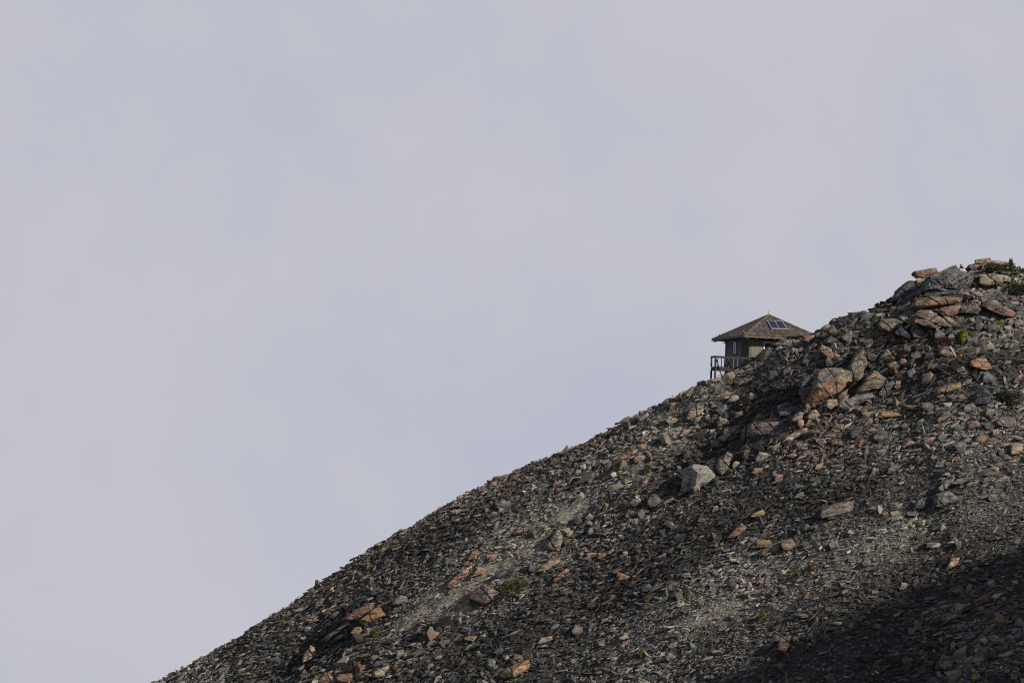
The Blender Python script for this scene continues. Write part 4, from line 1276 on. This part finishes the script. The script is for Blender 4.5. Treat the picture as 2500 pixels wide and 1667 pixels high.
hk.bar((-.02, S - .2, hp.z), (-.34, S - .2, hp.z), .04, .04); hk.build('bracket', M_METAL, cabin)

# roof
deck = MB()
e = R_ - .02
c2 = S / 2
base = [(c2 - e, c2 - e, ez - .05), (c2 + e, c2 - e, ez - .05), (c2 + e, c2 + e, ez - .05), (c2 - e, c2 + e, ez - .05)]
top = [(x, y, z + .05) for x, y, z in base]
deck.add(base + top + [(c2, c2, az - .05), (c2, c2, az - .005)],
         [(1, 0, 8), (2, 1, 8), (3, 2, 8), (0, 3, 8), (4, 5, 9), (5, 6, 9), (6, 7, 9), (7, 4, 9), (0, 1, 5, 4), (1, 2, 6, 5), (2, 3, 7, 6), (3, 0, 4, 7)])
roof = deck.build('roof', M_WALL, cabin)
rs = random.Random(9)
SH = [(.082, .064, .054), (.10, .086, .075), (.070, .056, .049), (.12, .108, .094), (.088, .062, .050), (.062, .052, .047)]
SH_LIT = [(.16, .135, .115), (.13, .105, .088), (.20, .175, .15), (.17, .12, .09), (.11, .09, .078)]   # left slope: grazing sunlight painted in as paler shingles
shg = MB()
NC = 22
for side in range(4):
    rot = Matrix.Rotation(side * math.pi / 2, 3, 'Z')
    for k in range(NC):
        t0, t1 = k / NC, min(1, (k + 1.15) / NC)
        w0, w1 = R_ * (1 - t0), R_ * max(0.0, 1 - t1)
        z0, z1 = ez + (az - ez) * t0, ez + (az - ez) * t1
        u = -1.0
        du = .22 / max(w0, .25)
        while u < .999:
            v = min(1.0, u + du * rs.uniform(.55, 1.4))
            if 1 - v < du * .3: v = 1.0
            col = rs.choice(SH if side != 3 else SH_LIT)
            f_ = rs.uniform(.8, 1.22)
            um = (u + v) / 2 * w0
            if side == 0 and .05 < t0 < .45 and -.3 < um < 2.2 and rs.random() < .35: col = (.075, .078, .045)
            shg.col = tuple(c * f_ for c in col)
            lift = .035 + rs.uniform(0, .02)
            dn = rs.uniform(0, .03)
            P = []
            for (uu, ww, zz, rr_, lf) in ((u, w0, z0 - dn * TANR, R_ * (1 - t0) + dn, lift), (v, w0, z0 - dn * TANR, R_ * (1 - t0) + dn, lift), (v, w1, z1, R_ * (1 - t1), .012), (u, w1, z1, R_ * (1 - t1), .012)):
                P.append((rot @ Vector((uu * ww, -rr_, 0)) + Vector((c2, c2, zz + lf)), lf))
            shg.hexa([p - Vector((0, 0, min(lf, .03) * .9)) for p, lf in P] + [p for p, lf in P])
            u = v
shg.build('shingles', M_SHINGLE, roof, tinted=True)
for side in range(4):
    cap = MB()
    ang = side * math.pi / 2
    rot = Matrix.Rotation(ang, 3, 'Z')
    for k in range(24):
        t0, t1 = k / 24, (k + 1.25) / 24
        if t1 > 1: t1 = 1
        A = rot @ Vector((-R_ * (1 - t0), -R_ * (1 - t0), 0)) + Vector((c2, c2, ez + (az - ez) * t0 + .07))
        B = rot @ Vector((-R_ * (1 - t1), -R_ * (1 - t1), 0)) + Vector((c2, c2, ez + (az - ez) * t1 + .045))
        f_ = rs.uniform(.75, 1.3)
        cap.col = tuple(c * f_ for c in rs.choice([(.16, .098, .068), (.12, .088, .068), (.16, .138, .112)]))
        d = rot @ Vector((1, 0, 0)); d2 = rot @ Vector((0, 1, 0))
        for dd in (d, d2):
            o2 = dd * .14 - Vector((0, 0, .02))
            n_ = Vector((0, 0, .022))
            cap.hexa([A, A + o2, B + o2, B, A + n_, A + o2 + n_, B + o2 + n_, B + n_])
    cap.build('ridge_cap', M_SHINGLE, roof, tinted=True)
for side in range(4):
    rot = Matrix.Rotation(side * math.pi / 2, 3, 'Z')
    fb = MB()
    pts = [Vector((-R_ + .03, -R_ + .0, ez - .075)), Vector((R_ - .03, -R_ + .0, ez - .075))]
    pts = [rot @ Vector((p.x, p.y, 0)) + Vector((c2, c2, p.z)) for p in pts]
    fb.bar(pts[0], pts[1], .03, .07)
    fb.build('eave_board', M_TRIM, roof)
    for k in range(9):
        x = -R_ + .35 + (2 * R_ - .7) * k / 8
        rt = MB()
        A = rot @ Vector((x, -R_ + .02, 0)) + Vector((c2, c2, ez - .16))
        B = rot @ Vector((x, -R_ + .95, 0)) + Vector((c2, c2, ez - .16 + .93 * TANR))
        rt.bar(A, B, .055, .13)
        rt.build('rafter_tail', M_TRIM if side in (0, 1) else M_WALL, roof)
rod = MB()
rod.tube([(c2, c2, az - .02), (c2 + .01, c2, az + .28), (c2 + .03, c2, az + .43)], .022, 6, .010)
rod.build('lightning_rod', M_METAL, roof)


# solar panel on the front slope, stood a little off the shingles
def slope_pt(zx, zy, off):
    px, py = CZ[0] + zx / CZ[2], CZ[1] + zy / CZ[2]
    d = Vector(ray(px, py))
    n = (E3 - E2 * TANR).normalized()
    p0 = C0 - E2 * OV + E3 * ez + n * off
    t = p0.dot(n) / d.dot(n)
    w = d * t - C0
    return Vector((w.dot(E1), w.dot(E2), w.dot(E3)))


tl, tr_, br_, bl = slope_pt(1234, 305, .13), slope_pt(1492, 312, .13), slope_pt(1578, 450, .13), slope_pt(1312, 442, .13)
nrm = (tr_ - tl).cross(bl - tl).normalized()
if nrm.z < 0: nrm = -nrm
pan = MB()
for (p, q, w) in ((tl, tr_, .045), (bl, br_, .085), (tl, bl, .035), (tr_, br_, .035), ((tl + tr_) / 2, (bl + br_) / 2, .03)):
    pan.bar(p, q, w, .05, up=nrm)
sp = pan.build('solar_panel', M_ALU, cabin)
for (p, q, r_, s_) in ((tl, (tl + tr_) / 2, (bl + br_) / 2, bl), ((tl + tr_) / 2, tr_, br_, (bl + br_) / 2)):
    c = (p + q + r_ + s_) / 4
    v4 = [c + (v - c) * .97 for v in (s_, r_, q, p)]
    ce = MB()
    ce.hexa([v - nrm * .02 for v in v4] + [v + nrm * .015 for v in v4])
    ce.build('solar_cells', M_CELL, sp)
st = MB()
for p in (tl, tr_, bl, br_):
    st.bar(p, p - nrm * .13, .04, .04, up=(1, 0, 0))
st.build('mounting_leg', M_ALU, sp)
cb = MB()
k0, k1, k2 = slope_pt(1590, 455, .03), slope_pt(1640, 480, .03), slope_pt(1690, 530, .03)
cb.tube([k0, k1, k2], .018, 5)
cb.build('cable', M_TRIM, sp)

# deck: a walkway along the front that runs on to the left as an open landing
xl = cpix(330, 1140, 'y', -1.0).x
xr = S + .4
dk = MB()
k = xl
while k < xr:
    dk.box(k + .005, min(k + .14, xr) - .005, -1.05, -.10, -.06, 0.0)
    k += .14
dko = dk.build('deck', M_DECK, cabin)
bm_ = MB()
bm_.box(xl - .03, xr, -1.04, -.98, -.30, -.065)
bm_.box(xl - .03, xr, -.16, -.10, -.30, -.065)
bm_.box(xl - .04, xl + .03, -.975, -.165, -.30, -.065)
bm_.build('beam', M_DECK, dko)


def rail(p0, p1, w=.10, h=.12):
    r = MB(); r.bar(p0, p1, w, h); return r.build('rail', M_DECK, dko)


RZ = .78
rail((xl - .06, -1.0, RZ), (xr, -1.0, RZ), .09, .13)
rail((xl, -1.0 + .05, RZ + .002), (xl, -.06, RZ + .002), .09, .13)
rail((xl + .05, -.12, RZ + .001), (-.06, -.12, RZ + .001), .09, .11)
posts = [(xl, -1.0, .13), (cpix(795, 1100, 'y', -1.0).x, -1.0, .13), (cpix(560, 1100, 'y', -1.0).x, -1.0, .10), (2.6, -1.0, .12), (S + .3, -1.0, .12),
         (xl, -.12, .11), (cpix(435, 1100, 'y', -.12).x, -.12, .06), (cpix(497, 1100, 'y', -.12).x, -.12, .12), (cpix(545, 1100, 'y', -.12).x, -.12, .07)]
for x, y, w in posts:
    r = MB(); r.box(x - w / 2, x + w / 2, y - w / 2, y + w / 2, .001, RZ - .06); r.build('post', M_DECK, dko)
for zx in (372, 645, 713):
    x = cpix(zx, 1100, 'y', -1.0).x
    r = MB(); r.box(x - .025, x + .025, -1.025, -.975, .001, RZ - .066); r.build('baluster', M_TRIM if zx > 600 else M_DECK, dko)
for zx0, zy0, zx1, zy1 in ((352, 975, 440, 1275), (385, 1150, 468, 1285), (560, 1000, 625, 1125)):
    p, q = cpix(zx0, zy0, 'y', -1.1), cpix(zx1, zy1, 'y', -1.1)
    r = MB(); r.bar(p, q, .05, .11, up=(0, 1, 0)); r.build('brace', M_DECK, dko)
for x, y in ((xl, -1.0), (xl, -.13), (xl + 1.6, -.13), (.2, -1.0), (2.4, -1.0), (S, -1.0), (xl + 1.1, -1.0)):
    wp = C0 + E1 * x + E2 * y
    gz = ground_z(wp.x, wp.y) - .4 - C0.z
    r = MB(); r.box(x - .06, x + .06, y - .06, y + .06, min(gz, -.6), -.301); r.build('leg', M_DECK, dko)
# ------------------------------------------------------------------ plants of the summit
def leafy(name, a, b):
    m, nt, bs = new_mat(name, .75, .2)
    at = node(nt, 'ShaderNodeAttribute', attribute_name='tint')
    nt.links.new(at.outputs['Color'], bs.inputs['Base Color'])
    return m


M_LEAF = leafy('plant_leaf', 0, 0)
M_STEM = wood('shrub_stem', (.07, .05, .04), (.13, .10, .08))


def spot(px, py):
    y, h = base_depth(px, py)
    p = at_depth(px, py, y - .15)
    return p


def needles(mb, p, d, n, ln, wd, cols, rnd, spread=.7):
    for _ in range(n):
        dv = (d + Vector((rnd.gauss(0, spread), rnd.gauss(0, spread), rnd.gauss(0, spread)))).normalized()
        s = dv.cross(Vector((rnd.gauss(0, 1), rnd.gauss(0, 1), rnd.gauss(0, 1)))).normalized() * wd
        l = ln * rnd.uniform(.6, 1.3)
        f = rnd.uniform(.65, 1.4)
        c = rnd.choice(cols)
        mb.col = tuple(x * f for x in c)
        mb.add([p - s, p + s, p + dv * l], [(0, 1, 2)])


GREEN = [(.060, .080, .030), (.045, .062, .024), (.085, .100, .042)]


def shrub(px, py, w, h, label, seed, tip=False, cols=GREEN, name='mountain_shrub', n=1.0):
    rnd = random.Random(seed)
    c = spot(px, py)
    W, H = w * MPP / 2, h * MPP
    root = empty(name, c)
    tag(root, label, 'shrub')
    fo, stm = MB(), MB()
    lobes = [(Vector((rnd.uniform(-.8, .8) * W, rnd.uniform(-.5, .5) * W * .6, rnd.uniform(-.35, .45) * H)), rnd.uniform(.25, .5)) for _ in range(9)]
    for lc, r in lobes:
        rx, rz = W * r, H * r * .9
        stm.tube([Vector((lc.x * .2, .3, -H * .5)), Vector((lc.x * .6, lc.y * .5, lc.z * .5 - .1)), lc], .035, 5, .012)
        for _ in range(int(150 * n)):
            v = Vector((rnd.gauss(0, 1), rnd.gauss(0, 1), rnd.gauss(0, 1))).normalized() * rnd.uniform(.55, 1.05)
            p = lc + Vector((v.x * rx, v.y * rx * .8, v.z * rz))
            needles(fo, p, (v + Vector((0, 0, .5))).normalized(), 5, .16, .028, cols, rnd)
    if tip:
        t0 = Vector((.12 * W * 2, 0, H * .2))
        t1 = t0 + Vector((.02, 0, 22 * MPP))
        stm.tube([t0 - Vector((0, 0, .5)), t0, t1], .03, 5, .008)
        for k in range(9):
            q = t0.lerp(t1, k / 9)
            for s in (-1, 1):
                ln = .26 * (1 - k / 10)
                for j in range(4):
                    needles(fo, q + Vector((s * ln * j / 4, rnd.uniform(-.1, .1), .06 * j)), Vector((s, 0, .7)), 6, .15, .032, cols, rnd)
    fo.build('foliage', M_LEAF, root, tinted=True)
    stm.build('branch', M_STEM, root)
    return root


def tuft(px, py, w, h, label, seed, cols, name='grass_tuft', cat='grass', ln=.32, n=260, ang=0, droop=.5, group=None):
    """blades or leaflets standing on the slope inside an ellipse of the given size"""
    rnd = random.Random(seed)
    mb = MB()
    c = spot(px, py)
    ca, sa = math.cos(math.radians(ang)), math.sin(math.radians(ang))
    for _ in range(n):
        r, a = math.sqrt(rnd.random()), rnd.uniform(0, 2 * math.pi)
        u, v = r * math.cos(a) * w / 2, r * math.sin(a) * h / 2
        qx, qy = px + u * ca - v * sa, py + u * sa + v * ca
        y, hh = base_depth(qx, qy)
        p = at_depth(qx, qy, y)
        p.z = ground_z(p.x, p.y) + .10
        p.y -= .25
        p = p - c
        lean = Vector((rnd.gauss(0, droop), rnd.gauss(-.25, droop), 1)).normalized()
        l = ln * rnd.uniform(.5, 1.25) * (1.1 - .4 * r)
        s = Vector((rnd.gauss(0, 1), rnd.gauss(0, .6), 0)).normalized() * rnd.uniform(.012, .022)
        f = rnd.uniform(.65, 1.4)
        mb.col = tuple(x * f for x in rnd.choice(cols))
        q = p + lean * l * .6
        e = p + lean * l + Vector((lean.x, lean.y, -.3)) * l * .35
        mb.add([p - s, p + s, q + s * .7, q - s * .7, e], [(0, 1, 2, 3), (3, 2, 4)])
    o = mb.build(name, M_LEAF, None, tinted=True)
    o.location = c
    tag(o, label, cat, group)
    return o


def cushion(px, py, w, h, label, seed, cols, name='moss_cushion', cat='moss', ang=-20):
    """a low lumpy cushion lying on the stones, bristling with short leaflets"""
    rnd = random.Random(seed)
    c = spot(px, py)
    mb = MB()
    ca, sa = math.cos(math.radians(ang)), math.sin(math.radians(ang))
    nr, na = 6, 18
    o = Vector((rnd.uniform(0, 50), rnd.uniform(0, 50), 0))
    vs, cs = [], []
    for i in range(nr + 1):
        for k in range(na):
            a = 2 * math.pi * k / na
            r = i / nr * (.8 + .35 * mnoise.noise(Vector((math.cos(a) * 1.5, math.sin(a) * 1.5, 0)) + o))
            u, v = r * math.cos(a) * w / 2, r * math.sin(a) * h / 2
            qx, qy = px + u * ca - v * sa, py + u * sa + v * ca
            y, hh = base_depth(qx, qy)
            p = at_depth(qx, qy, y)
            p.z = ground_z(p.x, p.y) + .08
            p.y -= .32
            dome = (1 - (i / nr) ** 2) * min(w, h * 2) * MPP * (.24 if w > 26 else .08)
            up = dome * (1 + .6 * mnoise.noise(p * 3.0)) - (.12 if i == nr else -.10)
            p += Vector((-.1, -.45, .85)) * up
            vs.append(p - c)
            f = .8 + .6 * rnd.random()
            cs.append(tuple(x * f * .7 for x in rnd.choice(cols)))
    fs = []
    for i in range(nr):
        for k in range(na):
            fs.append((i * na + k, i * na + (k + 1) % na, (i + 1) * na + (k + 1) % na, (i + 1) * na + k))
    mb.v, mb.f, mb.c = [tuple(v) for v in vs], fs, cs
    for _ in range(int(26 * w * h / 25) + 60):
        i = rnd.randrange(len(vs) - na)
        p = vs[i] + Vector((rnd.gauss(0, .05), rnd.gauss(0, .03), rnd.gauss(0, .03)))
        needles(mb, p, Vector((0, -.4, .8)), 1, .11, .02, cols, rnd)
    ob = mb.build(name, M_LEAF, None, tinted=True)
    ob.location = c
    tag(ob, label, cat)
    return ob


shrub(2456, 664, 96, 30, 'dark green krummholz shrub with a pointed leader on the summit skyline', 1, tip=True)
shrub(2482, 712, 58, 38, 'dense dark green shrub cut by the right edge below the tan blocks', 2)
shrub(2462, 976, 56, 26, 'dull green low shrub in the scree near the right edge', 3, cols=[(.060, .068, .030), (.050, .055, .026), (.085, .085, .042)], n=.7)
shrub(2486, 890, 34, 15, 'small green shrub right of the orange red boulder, cut by the right edge', 4, n=.6)
YG = [(.15, .175, .03), (.11, .135, .028), (.18, .18, .045)]
OC = [(.20, .125, .025), (.15, .105, .03), (.11, .10, .03)]
RD = [(.19, .075, .045), (.15, .06, .04), (.22, .10, .06)]
DRY = [(.30, .26, .17), (.22, .20, .12), (.15, .15, .08)]
cushion(2350, 828, 34, 28, 'bright yellow green moss cushion beside the bluish split rock', 11, YG)
cushion(2430, 803, 44, 12, 'long thin green moss strip above and right of the bright cushion', 12, YG)
cushion(2424, 817, 28, 8, 'small green moss pad between two brown rocks right of the bright cushion', 13, YG)
cushion(2202, 831, 28, 13, 'rusty red cushion plant on the ledge below the lichen grey block', 14, RD, 'alpine_plant', 'plant')
cushion(2170, 834, 18, 7, 'smaller rusty red plant just left of the rusty red cushion plant', 15, RD, 'alpine_plant', 'plant')
cushion(2308, 838, 62, 9, 'long low red brown plant mat left of the bright moss cushion', 16, [(.13, .065, .04), (.10, .06, .04)], 'alpine_plant', 'plant', ang=2)
cushion(1996, 806, 15, 10, 'reddish plant on the skyline between the cabin roof and the grey block', 17, RD, 'alpine_plant', 'plant', ang=0)
tuft(2128, 824, 26, 16, 'pale dry grass tuft on rock below the lichen grey block', 21, DRY, n=220)
tuft(1258, 1440, 66, 34, 'green and straw coloured grass tuft right of the diamond rock', 22, [(.15, .135, .055), (.10, .10, .04), (.24, .19, .10), (.09, .11, .04)], n=900, ang=-22, ln=.42)
tuft(1210, 1474, 22, 30, 'dark green grass growing below the right end of the diamond rock', 23, [(.06, .065, .03), (.085, .08, .035), (.04, .05, .02)], n=320, ang=25)
tuft(1152, 1481, 14, 14, 'small dark green grass clump under the left foot of the diamond rock', 24, [(.06, .065, .03), (.05, .055, .025)], n=120, ln=.25)
cushion(1507, 1141, 20, 11, 'ochre moss patch below the long orange bar', 31, OC)
cushion(1581, 1152, 30, 10, 'dark olive moss patch left of the pale boulder', 32, [(.07, .08, .025), (.05, .06, .022), (.10, .09, .03)])
cushion(1470, 1240, 26, 11, 'ochre and green moss patch among grey blocks below the orange bar', 33, OC + YG)
cushion(1552, 1200, 13, 8, 'small olive moss patch below and left of the pale boulder', 34, [(.10, .09, .03), (.075, .075, .025)])
cushion(1980, 1392, 26, 10, 'ochre moss patch on fine scree below the large flat slab', 35, OC, ang=30)
cushion(1944, 1409, 17, 7, 'smaller orange ochre moss patch, lower left of the one below the flat slab', 36, OC)
cushion(1860, 1511, 21, 8, 'ochre moss patch left of the sunlit red block', 37, OC)
cushion(1578, 1466, 19, 8, 'yellow ochre moss patch below the arrowhead stone', 38, OC)
cushion(1676, 1450, 22, 9, 'straw ochre moss patch left of the ochre jutting slab', 39, OC)
cushion(1566, 1602, 20, 8, 'yellow green moss patch in the scree at the bottom middle', 40, OC + YG)
cushion(916, 1551, 24, 10, 'ochre moss patch below the split orange slab', 41, OC)
cushion(2381, 701, 10, 9, 'round orange lichen tuft on the broad tan crag', 42, [(.24, .14, .03), (.2, .12, .03)], 'lichen_patch', 'lichen')

# a weathered stake leaning in the rocks
y, h = base_depth(2335, 868)
a, b = at_depth(2336, 870, y - .1), at_depth(2319, 845, y - .35)
sk = MB()
sk.bar(Vector((0, 0, -.15)) + (a - b) * .1, b - a, .10, .10)
o = sk.build('wooden_stake', wood('bleached_wood', (.36, .31, .26), (.46, .41, .34)))
o.location = a
tag(o, 'pale weathered wooden stake leaning left among the rocks below the red brown mat', 'stake')
# ------------------------------------------------------------------ sky, sun, camera
world = bpy.data.worlds.new('World')
scene.world = world
world.use_nodes = True
nt = world.node_tree
nt.nodes.clear()
out = nt.nodes.new('ShaderNodeOutputWorld')
bg = nt.nodes.new('ShaderNodeBackground')
bg.inputs['Strength'].default_value = 0.10
sky = nt.nodes.new('ShaderNodeTexSky')
sky.sky_type = 'NISHITA'
sky.sun_disc = False
sky.sun_elevation = SUN_EL
sky.sun_rotation = math.atan2(SUN_H.x, SUN_H.y)
sky.altitude = 2000
tc = nt.nodes.new('ShaderNodeTexCoord')
sep = nt.nodes.new('ShaderNodeSeparateXYZ')
nt.links.new(tc.outputs['Generated'], sep.inputs[0])
# a bank of pale mountain cloud fills the sky beyond the summit, the sky behind is clear
mp = nt.nodes.new('ShaderNodeMapping')
mp.inputs['Scale'].default_value = (1.0, 1.0, 1.0)
mp.inputs['Location'].default_value = (.31, .2, .12)
nt.links.new(tc.outputs['Generated'], mp.inputs[0])
n1 = node(nt, 'ShaderNodeTexNoise', Scale=7.0, Detail=4.0, Roughness=.5)
nt.links.new(mp.outputs[0], n1.inputs['Vector'])
n2 = node(nt, 'ShaderNodeTexNoise', Scale=16.0, Detail=5.0, Roughness=.55)
nt.links.new(mp.outputs[0], n2.inputs['Vector'])
n3 = node(nt, 'ShaderNodeTexNoise', Scale=42.0, Detail=5.0, Roughness=.6)
nt.links.new(mp.outputs[0], n3.inputs['Vector'])
f = mathn(nt, 'ADD', mathn(nt, 'MULTIPLY', n1.outputs['Fac'], .58), mathn(nt, 'ADD', mathn(nt, 'MULTIPLY', n2.outputs['Fac'], .28), mathn(nt, 'MULTIPLY', n3.outputs['Fac'], .14)))
mr = node(nt, 'ShaderNodeMapRange')
nt.links.new(f, mr.inputs['Value'])
mr.inputs['From Min'].default_value = .39
mr.inputs['From Max'].default_value = .60
CLOUD_A, CLOUD_B = (4.80, 4.96, 5.88), (5.45, 5.46, 6.0)
cl = mixrgb(nt, 'MIX', mr.outputs['Result'], CLOUD_A, CLOUD_B)
mk = node(nt, 'ShaderNodeMapRange', interpolation_type='SMOOTHSTEP')
nt.links.new(sep.outputs['Y'], mk.inputs['Value'])
mk.inputs['From Min'].default_value = .68
mk.inputs['From Max'].default_value = .93
veil = mixrgb(nt, 'MIX', .45, sky.outputs[0], (3.3, 3.2, 3.3))
fin = mixrgb(nt, 'MIX', mk.outputs['Result'], veil, cl)
nt.links.new(fin, bg.inputs['Color'])
nt.links.new(bg.outputs[0], out.inputs['Surface'])

sun = bpy.data.lights.new('sun', 'SUN')
sun.energy = 4.6
sun.angle = math.radians(.5)
sun.color = (1.0, .93, .83)
so = bpy.data.objects.new('sun', sun)
COL.objects.link(so)
so.rotation_euler = SUN.to_track_quat('Z', 'Y').to_euler()
so.location = (40, 180, 120)

cam = bpy.data.cameras.new('camera')
cam.sensor_width = 36
cam.lens = 36 / (2 * HALF)
cam.clip_start = .5
cam.clip_end = 20000
co = bpy.data.objects.new('camera', cam)
COL.objects.link(co)
co.rotation_euler = (math.pi / 2 + PITCH, 0, 0)
scene.camera = co
vs = scene.view_settings
vs.view_transform = 'Standard'
vs.look = 'None'
vs.exposure = 0
vs.gamma = 1
scene.cycles.filter_width = 1.1
